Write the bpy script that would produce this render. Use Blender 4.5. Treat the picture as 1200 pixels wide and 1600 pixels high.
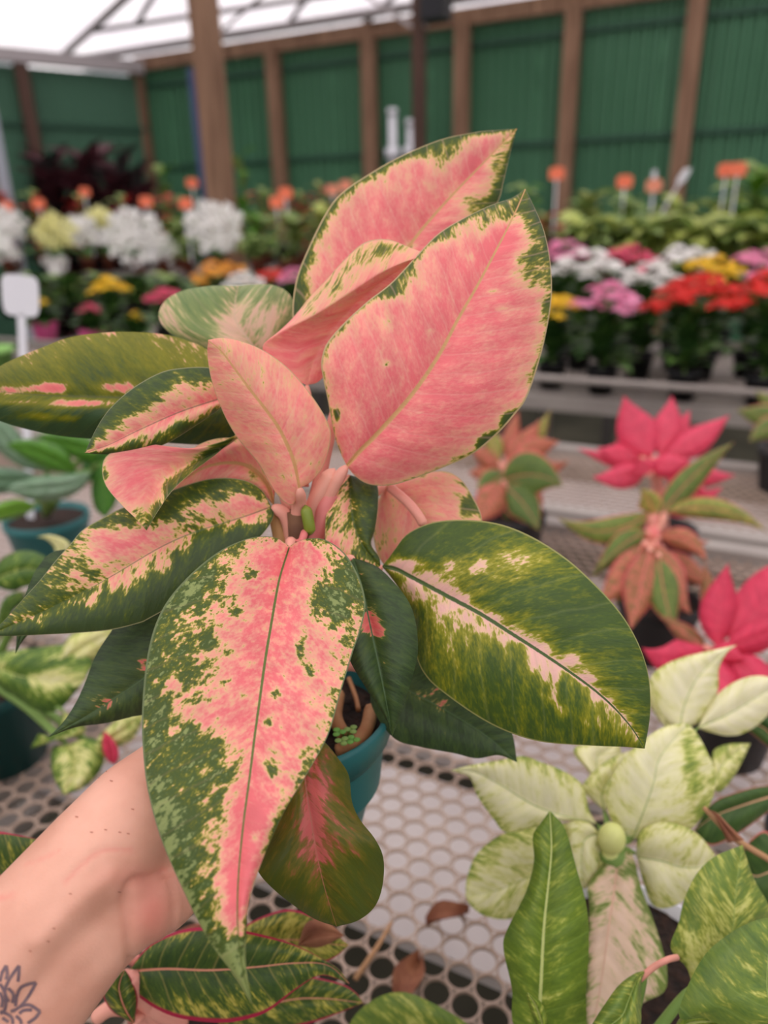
import bpy, bmesh, math, random
import numpy as np
from mathutils import Vector, Matrix
from mathutils.bvhtree import BVHTree

S = bpy.context.scene
COL = S.collection
for o in list(bpy.data.objects):
    bpy.data.objects.remove(o)
rnd = random.Random(11)

# ------------------------------------------------------------------ camera
FPX = 1155.0
PITCH, ROLL, CAMH = math.radians(21.5), math.radians(-1.3), 1.45
_f = np.array([0, math.cos(PITCH), -math.sin(PITCH)])
_r0 = np.array([1.0, 0, 0]); _u0 = np.cross(_r0, _f)
_r = math.cos(ROLL) * _r0 + math.sin(ROLL) * _u0
_u = np.cross(_r, _f)
CP = np.array([0, 0, CAMH])
cam_d = bpy.data.cameras.new('camera')
cam = bpy.data.objects.new('camera', cam_d); COL.objects.link(cam)
cam.matrix_world = Matrix(((_r[0], _u[0], -_f[0], CP[0]), (_r[1], _u[1], -_f[1], CP[1]),
                           (_r[2], _u[2], -_f[2], CP[2]), (0, 0, 0, 1)))
cam_d.sensor_fit = 'VERTICAL'; cam_d.sensor_height = 36.0; cam_d.sensor_width = 27.0
cam_d.lens = 36.0 * FPX / 1600
cam_d.clip_start = 0.02; cam_d.clip_end = 200
cam_d.dof.use_dof = True; cam_d.dof.focus_distance = 0.345
cam_d.dof.aperture_fstop = cam_d.lens / 5.2
S.camera = cam

# ------------------------------------------------------------------ light
W = bpy.data.worlds.new('sky'); S.world = W; W.use_nodes = True
bg = W.node_tree.nodes['Background']
bg.inputs[0].default_value = (0.94, 0.97, 1.0, 1); bg.inputs[1].default_value = 0.6
sun_d = bpy.data.lights.new('sun', 'SUN'); sun_d.energy = 7.6; sun_d.angle = math.radians(4)
sun_d.color = (1.0, 0.95, 0.88)
sun = bpy.data.objects.new('sun', sun_d); COL.objects.link(sun)
sun.rotation_euler = (math.radians(24), math.radians(-14), 0)
S.view_settings.view_transform = 'Standard'; S.view_settings.look = 'None'
S.view_settings.gamma = 1; S.view_settings.use_curve_mapping = False
S.view_settings.exposure = -0.30

# ------------------------------------------------------------------ pixel helpers
def ray(x, y): return _f + _r * ((x - 600) / FPX) - _u * ((y - 800) / FPX)
def D(x, y, d): return CP + ray(x, y) * d
def G(x, y, z):
    v = ray(x, y); return CP + v * ((z - CAMH) / v[2])
E1 = np.array([0.892, -0.452, 0]); E2 = np.array([0.452, 0.892, 0])   # along / across the benches
def AB(a, b, z): return E1 * a + E2 * b + np.array([0, 0, z])
def ROW(x, y, b):
    v = ray(x, y); return CP + v * (b / (v @ E2))
def proj(P):
    v = np.asarray(P) - CP; d = v @ _f
    return 600 + FPX * (v @ _r) / d, 800 - FPX * (v @ _u) / d, d

# ------------------------------------------------------------------ object helpers
def lin(c):
    c = [x / 255.0 for x in c[:3]]
    return tuple((x / 12.92 if x <= .04045 else ((x + .055) / 1.055) ** 2.4) for x in c) + (1.0,)
def mesh_obj(name, verts, faces, mat, parent=None, smooth=True, world=True, kind=None):
    me = bpy.data.meshes.new(name)
    if isinstance(verts, np.ndarray): verts = verts.tolist()
    me.from_pydata(verts, [], faces)
    if smooth: me.polygons.foreach_set('use_smooth', [True] * len(me.polygons))
    me.update()
    return link(name, me, mat, parent, world, kind)
def link(name, me, mat, parent=None, world=True, kind=None):
    o = bpy.data.objects.new(name, me); COL.objects.link(o)
    if mat is not None and len(me.materials) == 0: me.materials.append(mat)
    if parent is not None:
        o.parent = parent
        if world and parent.parent is None: o.matrix_parent_inverse = Matrix.Translation(-Vector(parent.location))
    if kind: o['kind'] = kind
    return o
def thing(name, label, cat, loc=(0, 0, 0), rz=0, group=None):
    o = bpy.data.objects.new(name, None); COL.objects.link(o); o.empty_display_size = .02
    o.location = Vector([float(t) for t in loc]); o.rotation_euler = (0, 0, rz)
    o['label'] = label; o['category'] = cat
    if group: o['group'] = group
    return o
def tag(o, label, cat, group=None):
    o['label'] = label; o['category'] = cat
    if group: o['group'] = group
    return o
def struct(name, loc=(0, 0, 0)):
    o = bpy.data.objects.new(name, None); COL.objects.link(o); o.empty_display_size = .02
    o.location = Vector([float(t) for t in loc]); o['kind'] = 'structure'
    return o
class MB:
    def __init__(s): s.v = []; s.f = []
    def add(s, v, f):
        n = len(s.v); s.v += [tuple(float(q) for q in p) for p in v]; s.f += [tuple(i + n for i in q) for q in f]; return s
    def box(s, c, ax, ay, az, hx, hy, hz):
        c, ax, ay, az = [np.asarray(t, float) for t in (c, ax, ay, az)]
        P = [c + ax * hx * i + ay * hy * j + az * hz * k for i in (-1, 1) for j in (-1, 1) for k in (-1, 1)]
        return s.add(P, [(0, 1, 3, 2), (4, 6, 7, 5), (0, 4, 5, 1), (2, 3, 7, 6), (0, 2, 6, 4), (1, 5, 7, 3)])
    def bar(s, p, q, w, h, up=(0, 0, 1)):
        p, q = np.asarray(p, float), np.asarray(q, float); d = q - p; L = np.linalg.norm(d); d = d / L
        up = np.asarray(up, float)
        if abs(d @ up) > .95: up = E2
        sd = np.cross(d, up); sd /= np.linalg.norm(sd); uu = np.cross(sd, d)
        return s.box((p + q) / 2, d, sd, uu, L / 2, w / 2, h / 2)
    def tube(s, pts, rs, n=8, cap=True):
        pts = [np.asarray(p, float) for p in pts]
        if not hasattr(rs, '__len__'): rs = [rs] * len(pts)
        base = len(s.v); prev = None
        for i, p in enumerate(pts):
            t = pts[min(i + 1, len(pts) - 1)] - pts[max(i - 1, 0)]; t = t / (np.linalg.norm(t) + 1e-12)
            if prev is None:
                a = np.array([0, 0, 1.0]) if abs(t[2]) < .9 else np.array([1.0, 0, 0])
                x = np.cross(t, a)
            else: x = prev - t * (prev @ t)
            x /= np.linalg.norm(x); prev = x; y = np.cross(t, x)
            for k in range(n):
                an = 2 * math.pi * k / n
                s.v.append(tuple(p + (x * math.cos(an) + y * math.sin(an)) * rs[i]))
        for i in range(len(pts) - 1):
            for k in range(n):
                a = base + i * n + k; b = base + i * n + (k + 1) % n
                s.f.append((a, b, b + n, a + n))
        if cap:
            s.f.append(tuple(base + k for k in range(n))[::-1]); e = base + (len(pts) - 1) * n
            s.f.append(tuple(e + k for k in range(n)))
        return s
    def lathe(s, c, prof, n=24, ax=(0, 0, 1)):
        c = np.asarray(c, float); z = np.asarray(ax, float); z = z / np.linalg.norm(z)
        x = np.cross(z, [0.31, 0.95, 0.1]); x /= np.linalg.norm(x); y = np.cross(z, x); base = len(s.v)
        for (r, h) in prof:
            for k in range(n):
                an = 2 * math.pi * k / n
                s.v.append(tuple(c + z * h + (x * math.cos(an) + y * math.sin(an)) * r))
        for i in range(len(prof) - 1):
            for k in range(n):
                a = base + i * n + k; b = base + i * n + (k + 1) % n
                s.f.append((a, b, b + n, a + n))
        return s
    def ball(s, c, rx, ry=None, rz=None, n=10, m=7):
        ry = ry or rx; rz = rz or rx; base = len(s.v); c = np.asarray(c, float)
        for i in range(m + 1):
            th = math.pi * i / m
            for k in range(n):
                ph = 2 * math.pi * k / n
                s.v.append((c[0] + rx * math.sin(th) * math.cos(ph), c[1] + ry * math.sin(th) * math.sin(ph), c[2] + rz * math.cos(th)))
        for i in range(m):
            for k in range(n):
                a = base + i * n + k; b = base + i * n + (k + 1) % n
                s.f.append((a, a + n, b + n, b))
        return s
    def build(s, name, mat, parent=None, smooth=False, world=True, kind=None):
        return mesh_obj(name, s.v, s.f, mat, parent, smooth, world, kind)
    def mesh(s, name, mat, smooth=True):
        me = bpy.data.meshes.new(name); me.from_pydata(s.v, [], s.f)
        if smooth: me.polygons.foreach_set('use_smooth', [True] * len(me.polygons))
        me.materials.append(mat); me.update(); return me

# ------------------------------------------------------------------ materials
def newmat(name):
    m = bpy.data.materials.new(name); m.use_nodes = True
    return m, m.node_tree.nodes, m.node_tree.links, m.node_tree.nodes['Principled BSDF']
def mat(name, c, rough=.6, c2=None, scale=8, spec=.4, metal=0, bump=0, stretch=(1, 1, 1), detail=4, trans=0):
    m, N, L, B = newmat(name)
    B.inputs['Roughness'].default_value = rough; B.inputs['Metallic'].default_value = metal
    B.inputs['Specular IOR Level'].default_value = spec
    B.inputs['Base Color'].default_value = lin(c)
    out = B.outputs[0]
    if c2 is not None or bump:
        tc = N.new('ShaderNodeTexCoord'); mp = N.new('ShaderNodeMapping'); mp.inputs['Scale'].default_value = stretch
        L.new(tc.outputs['Object'], mp.inputs[0])
        nz = N.new('ShaderNodeTexNoise'); nz.inputs['Scale'].default_value = scale; nz.inputs['Detail'].default_value = detail
        L.new(mp.outputs[0], nz.inputs['Vector'])
        if c2 is not None:
            rp = N.new('ShaderNodeValToRGB'); rp.color_ramp.elements[0].position = .32; rp.color_ramp.elements[1].position = .68
            rp.color_ramp.elements[0].color = lin(c); rp.color_ramp.elements[1].color = lin(c2)
            L.new(nz.outputs['Fac'], rp.inputs[0]); L.new(rp.outputs[0], B.inputs['Base Color'])
        if bump:
            bp = N.new('ShaderNodeBump'); bp.inputs['Strength'].default_value = bump; bp.inputs['Distance'].default_value = .01
            L.new(nz.outputs['Fac'], bp.inputs['Height']); L.new(bp.outputs[0], B.inputs['Normal'])
    if trans:
        tr = N.new('ShaderNodeBsdfTranslucent'); mx = N.new('ShaderNodeMixShader'); mx.inputs[0].default_value = trans
        if B.inputs['Base Color'].is_linked: L.new(B.inputs['Base Color'].links[0].from_socket, tr.inputs[0])
        else: tr.inputs[0].default_value = lin(c)
        L.new(B.outputs[0], mx.inputs[1]); L.new(tr.outputs[0], mx.inputs[2])
        L.new(mx.outputs[0], N['Material Output'].inputs['Surface'])
    return m
def leafmat(name, stops, ns=(2.6, 1.1), amp=.9, rough=.42, mid=None, edge=None, vein=((240, 200, 180), .12), vfreq=.9,
            trans=.22, bump=.2, tint=None, spec=.28):
    """stops: (pos, sRGB) of the colour along the 'g' field of the leaf, which noise breaks into blotches"""
    m, N, L, B = newmat(name)
    def math_(op, a, b=None, c=None):
        n = N.new('ShaderNodeMath'); n.operation = op
        for i, x in enumerate((a, b, c)):
            if x is None: continue
            if isinstance(x, (int, float)): n.inputs[i].default_value = x
            else: L.new(x, n.inputs[i])
        return n.outputs[0]
    def attr(nm):
        a = N.new('ShaderNodeAttribute'); a.attribute_name = nm; return a
    def mixc(f, a, b):
        n = N.new('ShaderNodeMix'); n.data_type = 'RGBA'
        if isinstance(f, (int, float)): n.inputs[0].default_value = f
        else: L.new(f, n.inputs[0])
        for i, x in ((6, a), (7, b)):
            if isinstance(x, tuple): n.inputs[i].default_value = x
            else: L.new(x, n.inputs[i])
        return n.outputs[2]
    lc = attr('lc').outputs['Vector']; g = attr('g').outputs['Fac']; uv = attr('uvl').outputs['Vector']
    sp = N.new('ShaderNodeSeparateXYZ'); L.new(lc, sp.inputs[0])
    su = N.new('ShaderNodeSeparateXYZ'); L.new(uv, su.inputs[0])
    mp = N.new('ShaderNodeMapping'); mp.inputs['Scale'].default_value = (ns[0], ns[1], 1); L.new(lc, mp.inputs[0])
    def noise(sc, det, rg=.55):
        n = N.new('ShaderNodeTexNoise'); n.inputs['Scale'].default_value = sc; n.inputs['Detail'].default_value = det
        n.inputs['Roughness'].default_value = rg; L.new(mp.outputs[0], n.inputs['Vector']); return n.outputs['Fac']
    n1 = noise(.8, 3.0); n2 = noise(2.8, 2.5); n3 = noise(.35, 1.0)
    h = math_('ADD', g, math_('MULTIPLY', math_('SUBTRACT', n1, .5), amp * 1.35))
    h = math_('ADD', h, math_('MULTIPLY', math_('SUBTRACT', n2, .5), amp * .95))
    rp = N.new('ShaderNodeValToRGB'); el = rp.color_ramp.elements
    while len(el) > 1: el.remove(el[-1])
    el[0].position, el[0].color = stops[0][0], lin(stops[0][1])
    for p, c in stops[1:]:
        e = el.new(p); e.color = lin(c)
    L.new(h, rp.inputs[0]); col = rp.outputs[0]
    # broad tonal drift of the tissue itself
    hv = N.new('ShaderNodeHueSaturation'); L.new(col, hv.inputs['Color'])
    L.new(math_('ADD', .80, math_('MULTIPLY', n3, .4)), hv.inputs['Value']); col = hv.outputs[0]
    # side veins
    wob = math_('ADD', math_('MULTIPLY', sp.outputs[0], vfreq), math_('MULTIPLY', n3, .5))
    pp = math_('PINGPONG', wob, .5)
    vm = N.new('ShaderNodeMapRange'); vm.inputs[1].default_value = 0; vm.inputs[2].default_value = .07
    vm.inputs[3].default_value = 1; vm.inputs[4].default_value = 0; L.new(pp, vm.inputs[0])
    col = mixc(math_('MULTIPLY', vm.outputs[0], vein[1]), col, lin(vein[0]))
    ab = math_('ABSOLUTE', sp.outputs[1])
    if mid:
        mc, mw = mid[0], mid[1]; strength = mid[2] if len(mid) > 2 else 1.0
        wd = math_('MULTIPLY', math_('SUBTRACT', 1.0, math_('MULTIPLY', su.outputs[1], .8)), mw)
        q = math_('DIVIDE', ab, wd)
        q = math_('ADD', q, math_('MULTIPLY', math_('SUBTRACT', n2, .5), .5))
        mr = N.new('ShaderNodeMapRange'); mr.inputs[1].default_value = .75; mr.inputs[2].default_value = 1.1
        mr.inputs[3].default_value = strength; mr.inputs[4].default_value = 0; L.new(q, mr.inputs[0])
        col = mixc(mr.outputs[0], col, lin(mc))
    if edge:
        mr = N.new('ShaderNodeMapRange'); mr.inputs[1].default_value = 1 - edge[1]; mr.inputs[2].default_value = 1 - edge[1] * .6
        L.new(math_('ABSOLUTE', su.outputs[0]), mr.inputs[0]); col = mixc(mr.outputs[0], col, lin(edge[0]))
    L.new(col, B.inputs['Base Color'])
    B.inputs['Roughness'].default_value = rough; B.inputs['Specular IOR Level'].default_value = spec
    bp = N.new('ShaderNodeBump'); bp.inputs['Strength'].default_value = bump; bp.inputs['Distance'].default_value = .004
    hgt = math_('ADD', math_('MULTIPLY', pp, .8), math_('MULTIPLY', n2, .35)); L.new(hgt, bp.inputs['Height'])
    L.new(bp.outputs[0], B.inputs['Normal'])
    tr = N.new('ShaderNodeBsdfTranslucent'); L.new(col, tr.inputs[0]); L.new(bp.outputs[0], tr.inputs['Normal'])
    mx = N.new('ShaderNodeMixShader'); mx.inputs[0].default_value = trans
    L.new(B.outputs[0], mx.inputs[1]); L.new(tr.outputs[0], mx.inputs[2]); L.new(mx.outputs[0], N['Material Output'].inputs['Surface'])
    return m

M = {}
M['wood'] = mat('weathered_wood', (118, 88, 68), .85, (152, 118, 94), 3, bump=.3, stretch=(6, 6, .6))
M['darkwood'] = mat('dark_post', (70, 50, 42), .8, (92, 66, 54), 3, stretch=(6, 6, .6))
M['greenwall'] = mat('green_painted_sheet', (60, 108, 76), .6, (72, 120, 88), .6)
M['greenwall2'] = mat('green_painted_sheet_side', (64, 104, 80), .6, (72, 114, 90), .6)
M['purlin'] = mat('green_purlin', (38, 78, 58), .6)
M['galv'] = mat('galvanised_steel', (140, 132, 126), .5, (166, 158, 150), 5, metal=.25)
M['pipe'] = mat('roof_pipe', (168, 160, 160), .55, metal=.2)
M['tan'] = mat('coated_mesh', (150, 128, 112), .6, (170, 148, 132), 14)
M['sheetgrey'] = mat('grey_mesh', (140, 130, 124), .55, (160, 150, 142), 9)
M['concrete'] = mat('mossy_ground', (58, 56, 44), .95, (84, 80, 66), 2.5, bump=.1)
M['board'] = mat('pale_board', (196, 188, 186), .8, (216, 208, 204), 5)
M['blackpl'] = mat('black_plastic', (24, 24, 26), .5)
M['brownpl'] = mat('brown_plastic', (120, 62, 46), .6, (140, 76, 56), 6)
M['teal'] = mat('teal_plastic', (30, 98, 100), .45, (38, 108, 108), 6)
M['darkteal'] = mat('dark_teal_plastic', (14, 66, 64), .5)
M['whitepl'] = mat('white_plastic', (226, 226, 232), .45)
M['soil'] = mat('dark_soil', (26, 18, 14), .95, (58, 38, 28), 120, bump=.8)
M['root'] = mat('tan_root', (150, 100, 60), .7, (178, 128, 84), 60)
M['orange'] = mat('orange_tag', (246, 126, 90), .6)
M['peach'] = mat('peach_tag', (236, 150, 120), .6)
M['magenta'] = mat('magenta_wrap', (214, 66, 130), .5, (232, 110, 165), 10)
M['limepl'] = mat('lime_plastic', (150, 200, 110), .5)
M['dry'] = mat('dry_leaf', (120, 70, 52), .8, (160, 108, 78), 60)
M['drystem'] = mat('dry_stem', (176, 134, 96), .8)
M['blue'] = mat('blue_paint', (58, 72, 110), .6)
# ================================================================== the place
fl = struct('floor')
MB().add([(-16, -10, 0), (16, -10, 0), (16, 16, 0), (-16, 16, 0)], [(0, 1, 2, 3)]).build('slab', M['concrete'], fl)

BW = 8.33
def corrugated(p, q, z0, z1, depth, pitch, nrm):
    """one profiled sheet between ground points p and q"""
    p, q = np.asarray(p, float), np.asarray(q, float); L = np.linalg.norm(q - p); d = (q - p) / L
    n = max(2, int(round(L / pitch))); v = []; f = []
    prof = [(0, 0), (.35, 0), (.5, 1), (.85, 1)]
    xs = [((i + a) * L / n, b) for i in range(n) for a, b in prof] + [(L, 0)]
    for x, b in xs:
        for z in (z0, z1): v.append(p + d * x + nrm * depth * b + np.array([0, 0, z]))
    for i in range(len(xs) - 1): f.append((2 * i, 2 * i + 2, 2 * i + 3, 2 * i + 1))
    return MB().add(v, f)
wb = struct('wall_back')
a0 = -7.595; na = 17
for i in range(na):
    p, q = AB(a0 + i * 1.08, BW + .09 + .003 * (i % 2), 0), AB(a0 + (i + 1) * 1.08 + .004, BW + .09 + .003 * (i % 2), 0)
    corrugated(p, q, 0.02, 3.3, .034, .108, -E2).build('sheet', M['greenwall'], wb)
for z in (3.12, 2.17, 1.1): MB().bar(AB(a0, BW + .045, z), AB(a0 + na * 1.08, BW + .045, z), .04, .05).build('purlin', M['purlin'], wb)
for x, y in ((222, 190), (432, 180), (578, 160), (722, 130), (890, 140), (1075, 140), (1290, 140)):
    P = ROW(x, y, BW - .03)
    MB().box((P[0], P[1], 1.68), E1, E2, (0, 0, 1), .075, .06, 1.66).build('post', M['wood'], wb, smooth=False)
MB().bar(AB(a0, BW - .02, 3.36), AB(a0 + na * 1.08, BW - .02, 3.36), .08, .15).build('top_plate', M['wood'], wb)

wl = struct('wall_left')
K0 = AB(a0 + .02, BW, 0); dl = np.array([-.81, -.586, 0]); nl = np.array([.586, -.81, 0])
for i in range(9):
    corrugated(K0 - nl * .003 * (i % 2) + dl * i * 1.1, K0 + dl * (i * 1.1 + 1.104), 0.02, 3.22, .034, .108, nl).build('sheet', M['greenwall2'], wl)
for z in (2.62,): MB().bar(K0 + nl * .045 + [0, 0, z], K0 + dl * 9.9 + nl * .045 + [0, 0, z], .04, .06).build('purlin', M['purlin'], wl)
for s in (1.45, 4.2, 7.0): MB().box(K0 + dl * s + nl * .1 + [0, 0, 1.62], dl, nl, (0, 0, 1), .07, .06, 1.62).build('post', M['darkwood'], wl)
MB().bar(K0 + nl * .12 + [0, 0, 3.31], K0 + dl * 9.9 + nl * .12 + [0, 0, 3.31], .12, .14).build('gutter', M['pipe'], wl)

M['darksteel'] = mat('dark_steel', (84, 78, 76), .6)
# roof: translucent profiled sheets on pipes
rm, N_, L_, B_ = newmat('translucent_roof_film')
B_.inputs['Base Color'].default_value = lin((236, 234, 242)); B_.inputs['Roughness'].default_value = .6
t_ = N_.new('ShaderNodeBsdfTranslucent'); t_.inputs[0].default_value = lin((248, 246, 250))
tcr = N_.new('ShaderNodeTexCoord'); nzr = N_.new('ShaderNodeTexNoise'); nzr.inputs['Scale'].default_value = .9; nzr.inputs['Detail'].default_value = 5
rr_ = N_.new('ShaderNodeValToRGB'); rr_.color_ramp.elements[0].position = .3; rr_.color_ramp.elements[1].position = .7
rr_.color_ramp.elements[0].color = lin((222, 214, 226)); rr_.color_ramp.elements[1].color = lin((250, 247, 252))
L_.new(tcr.outputs['Object'], nzr.inputs['Vector']); L_.new(nzr.outputs['Fac'], rr_.inputs[0]); L_.new(rr_.outputs[0], t_.inputs[0])
x_ = N_.new('ShaderNodeMixShader'); x_.inputs[0].default_value = .82
L_.new(B_.outputs[0], x_.inputs[1]); L_.new(t_.outputs[0], x_.inputs[2]); L_.new(x_.outputs[0], N_['Material Output'].inputs['Surface'])
RS = .27
def roofz(b): return 3.47 + RS * (8.45 - b) if b > 1.0 else 3.47 + RS * 7.45 - RS * (1.0 - b)
ce = struct('ceiling')
for i in range(18):
    aa = -9.6 + i * 1.2
    for (b0, b1) in ((8.6, 1.0), (1.0, -6.5)):
        v = []; f = []
        for k in range(17):
            x = aa + 1.19 * k / 16; dz = .02 if k % 2 else 0
            for b in (b0, b1): v.append(AB(x, b, roofz(b) + dz))
        for k in range(16): f.append((2 * k, 2 * k + 2, 2 * k + 3, 2 * k + 1))
        MB().add(v, f).build('roof_sheet', rm, ce)
def onroof(x, y, dz=-.06):
    v = ray(x, y)
    c0 = 3.47 + RS * 8.45 + dz; t = (c0 - CAMH) / (v[2] + RS * (v @ E2)); return CP + v * t
rt_ = struct('trim_1')
def pipe(x0, y0, x1, y1, r, ext=(0, 0), dz=-.06):
    p, q = onroof(x0, y0, dz), onroof(x1, y1, dz); d = q - p
    MB().tube([p - d * ext[0], q + d * ext[1]], r, 8).build('roof_pipe', M['pipe'], rt_, smooth=True)
pipe(92, 92, 190, 2, .045, (0, .5)); pipe(100, 96, 600, 17, .05, (0, .6), -.12)
pipe(135, 50, 305, 24, .03, (0, 2.5)); pipe(215, 34, 236, 0, .03, (0, 1)); pipe(455, 30, 480, -4, .03, (.4, 1)); pipe(330, 62, 390, 10, .02, (0, .6))
pipe(600, 8, 640, -30, .03, (1, 1))

# free-standing posts
P = ROW(345, 302, 5.6); T = ROW(314, 0, 5.6); base = np.array([P[0], P[1], 0])
pw = struct('trim_2', base)
top = roofz(5.6) - .07
MB().add([], []).box(base + [0, 0, top / 2], E1, E2, (0, 0, 1), .095, .08, top / 2).build('timber_post', M['wood'], pw)
MB().box(base + E1 * .10 + [0, 0, .75], E1, E2, (0, 0, 1), .055, .07, .75).build('side_plank', M['wood'], pw)
P = ROW(655, 150, 7.2); base = np.array([P[0], P[1], 0])
pd = struct('trim_3', base); tz = roofz(7.2) - .07
MB().box(base + [0, 0, tz / 2], E1, E2, (0, 0, 1), .05, .05, tz / 2).build('steel_post', M['darkwood'], pd)
for s in (-1, 1): MB().bar(base + [0, 0, 3.05], base + E1 * .75 * s + [0, 0, 3.52], .035, .035).build('brace', M['pipe'], pd)
P = ROW(681, 6, 7.05)
ld = thing('loudspeaker', 'small dark box mounted high on the thin dark post under the roof', 'speaker', P - [0, 0, .13])
MB().box(P, E1, E2, (0, 0, 1), .115, .10, .13).build('cabinet', M['blackpl'], ld)
MB().box(P - E2 * .104, E1, E2, (0, 0, 1), .1, .006, .115).build('grille', mat('dark_grille', (40, 40, 44), .8), ld)
MB().bar(P + E2 * .09, P + E2 * .16 - E1 * .06, .03, .03).build('bracket', M['pipe'], ld)
# pale upright of the left side entrance
P0, P1 = ROW(8, 290, 6.0), ROW(-6, 130, 6.0); base = np.array([P0[0], P0[1], 0])
pl = struct('trim_4', base)
MB().box(base + [0, 0, 1.75], E1, E2, (0, 0, 1), .055, .03, 1.75).build('pale_upright', mat('pale_steel', (176, 180, 190), .5), pl)
MB().box(base - E1 * .075 + [0, 0, 1.75], E1, E2, (0, 0, 1), .012, .03, 1.75).build('upright_flange', M['galv'], pl)
P0 = ROW(309, 215, 8.15); base = np.array([P0[0], P0[1], 0])
pb = struct('trim_5', base)
MB().tube([base, base + [0, 0, 3.2]], .045, 10).build('blue_downpipe', M['blue'], pb, smooth=True)

# ------------------------------------------------------------------ benches
BZ = .85
def perforated(a0, a1, b0, b1, z, pitch, rad, seg, th):
    """hexagonal lattice of round holes, punched sheet"""
    rowh = pitch * math.sqrt(3) / 2; V = []; F = []; n = 0
    nr = int((b1 - b0) / rowh); nc = int((a1 - a0) / pitch)
    hexr = pitch / math.sqrt(3); ang = [2 * math.pi * (k + .5) / seg for k in range(seg)]
    def hexpt(t):
        k = math.floor((t - math.pi / 6) / (math.pi / 3)); m = math.pi / 6 + (k + .5) * math.pi / 3
        return hexr * math.cos(math.pi / 6) / math.cos(t - m)
    # hexagon with pointy top: apothem along a
    out = []
    for t in ang:
        k = round(t / (math.pi / 3)); m = k * math.pi / 3
        rr = (pitch / 2) / math.cos(t - m); out.append((rr * math.cos(t), rr * math.sin(t)))
    inn = [(rad * math.cos(t), rad * math.sin(t)) for t in ang]
    O = np.array(out); I = np.array(inn); T = []
    cells = [(a0 + (i + .5 * (j % 2) + .5) * pitch, b0 + (j + .5) * rowh) for j in range(nr) for i in range(nc)]
    Cc = np.array(cells); k3 = 3 * seg
    loc = np.concatenate([np.c_[O, np.zeros(seg)], np.c_[I, np.zeros(seg)], np.c_[I, np.full(seg, -th)]])
    allv = np.concatenate([np.c_[Cc, np.full(len(Cc), z)][:, None, :] + loc[None]], 0).reshape(-1, 3)
    wv = allv[:, :1] * E1 + allv[:, 1:2] * E2 + np.array([0, 0, 1.0]) * allv[:, 2:3]
    k = np.arange(seg); k2 = (k + 1) % seg
    f = np.concatenate([np.c_[k, k2, k2 + seg, k + seg], np.c_[k + seg, k2 + seg, k2 + 2 * seg, k + 2 * seg]])
    fa = (f[None] + (np.arange(len(Cc)) * k3)[:, None, None]).reshape(-1, 4)
    return wv, fa
def fastmesh(name, v, f, m, parent, smooth=False):
    me = bpy.data.meshes.new(name); me.vertices.add(len(v)); me.vertices.foreach_set('co', v.astype(np.float32).ravel())
    me.loops.add(f.size); me.loops.foreach_set('vertex_index', f.astype(np.int32).ravel())
    me.polygons.add(len(f)); me.polygons.foreach_set('loop_start', np.arange(0, f.size, 4, dtype=np.int32))
    me.update(calc_edges=True); return link(name, me, m, parent)
def bench(label, a0, a1, b0, b1, z, pitch, seg, msheet, mrail, rail=.045, bperf=None, raised=0, under=False):
    t = thing('display_bench', label, 'bench', AB((a0 + a1) / 2, (b0 + b1) / 2, 0))
    bp_ = bperf or b1
    v, f = perforated(a0, a1, b0 + rail * .5, bp_, z, pitch, pitch * .445, seg, .0025)
    fastmesh('perforated_sheet', v, f, msheet, t)
    if bp_ < b1: MB().box(AB((a0 + a1) / 2, (bp_ + b1) / 2, z - .004), E1, E2, (0, 0, 1), (a1 - a0) / 2, (b1 - bp_) / 2, .003).build('rear_sheet', msheet, t)
    for b in (b0, b1):
        MB().bar(AB(a0, b, z - .02 + .012), AB(a1, b, z - .02 + .012), rail, .05).build('edge_rail', mrail, t)
    for a in (a0, a1): MB().bar(AB(a, b0 + rail * .5, z - .03), AB(a, b1 - rail * .5, z - .03), rail, .05).build('end_rail', mrail, t)
    n = max(2, int((a1 - a0) / 1.1))
    for i in range(n + 1):
        a = a0 + .06 + (a1 - a0 - .12) * i / n
        MB().bar(AB(a, b0 + rail * .5, z - .035), AB(a, b1 - rail * .5, z - .035), .03, .04).build('crossbar', mrail, t)
        for b in (b0 + .06, b1 - .06): MB().box(AB(a, b, (z - .055) / 2), E1, E2, (0, 0, 1), .025, .025, (z - .055) / 2).build('leg', mrail, t)
    if under:
        for i in range(n + 1):
            a = a0 + .06 + (a1 - a0 - .12) * i / n
            MB().bar(AB(a, b0 + .03, .756), AB(a, b1 - .03, .756), .03, .02).build('bearer', mrail, t)
    if raised:
        MB().tube([AB(a0, b0 - .0, z + raised), AB(a1, b0 - .0, z + raised)], .013, 10).build('guard_rail', mrail, t, smooth=True)
        for i in range(n + 1):
            a = a0 + .06 + (a1 - a0 - .12) * i / n
            MB().tube([AB(a, b0, z - .01), AB(a, b0, z + raised)], .008, 8).build('rail_stay', mrail, t, smooth=True)
    return t
bench('near bench of tan round-holed metal sheet under the held plant', -2.1, 1.9, .12, 1.42, BZ, .0255, 16, M['tan'], M['galv'], under=True)
bench('second bench of round-holed sheet behind the near one, with the red plants', -2.3, 2.1, 1.49, 1.96, BZ, .0255, 8, M['tan'], M['galv'], under=True)
bench('third bench with guard rail carrying the flowering kalanchoes', -3.6, 2.9, 2.56, 4.0, BZ, .0255, 8, M['sheetgrey'], M['galv'], bperf=3.2, raised=.075)
bench('high rear bench carrying the white orchids and green foliage plants', -5.2, 3.6, 4.75, 6.35, 1.08, .08, 6, M['sheetgrey'], M['darksteel'])
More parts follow.
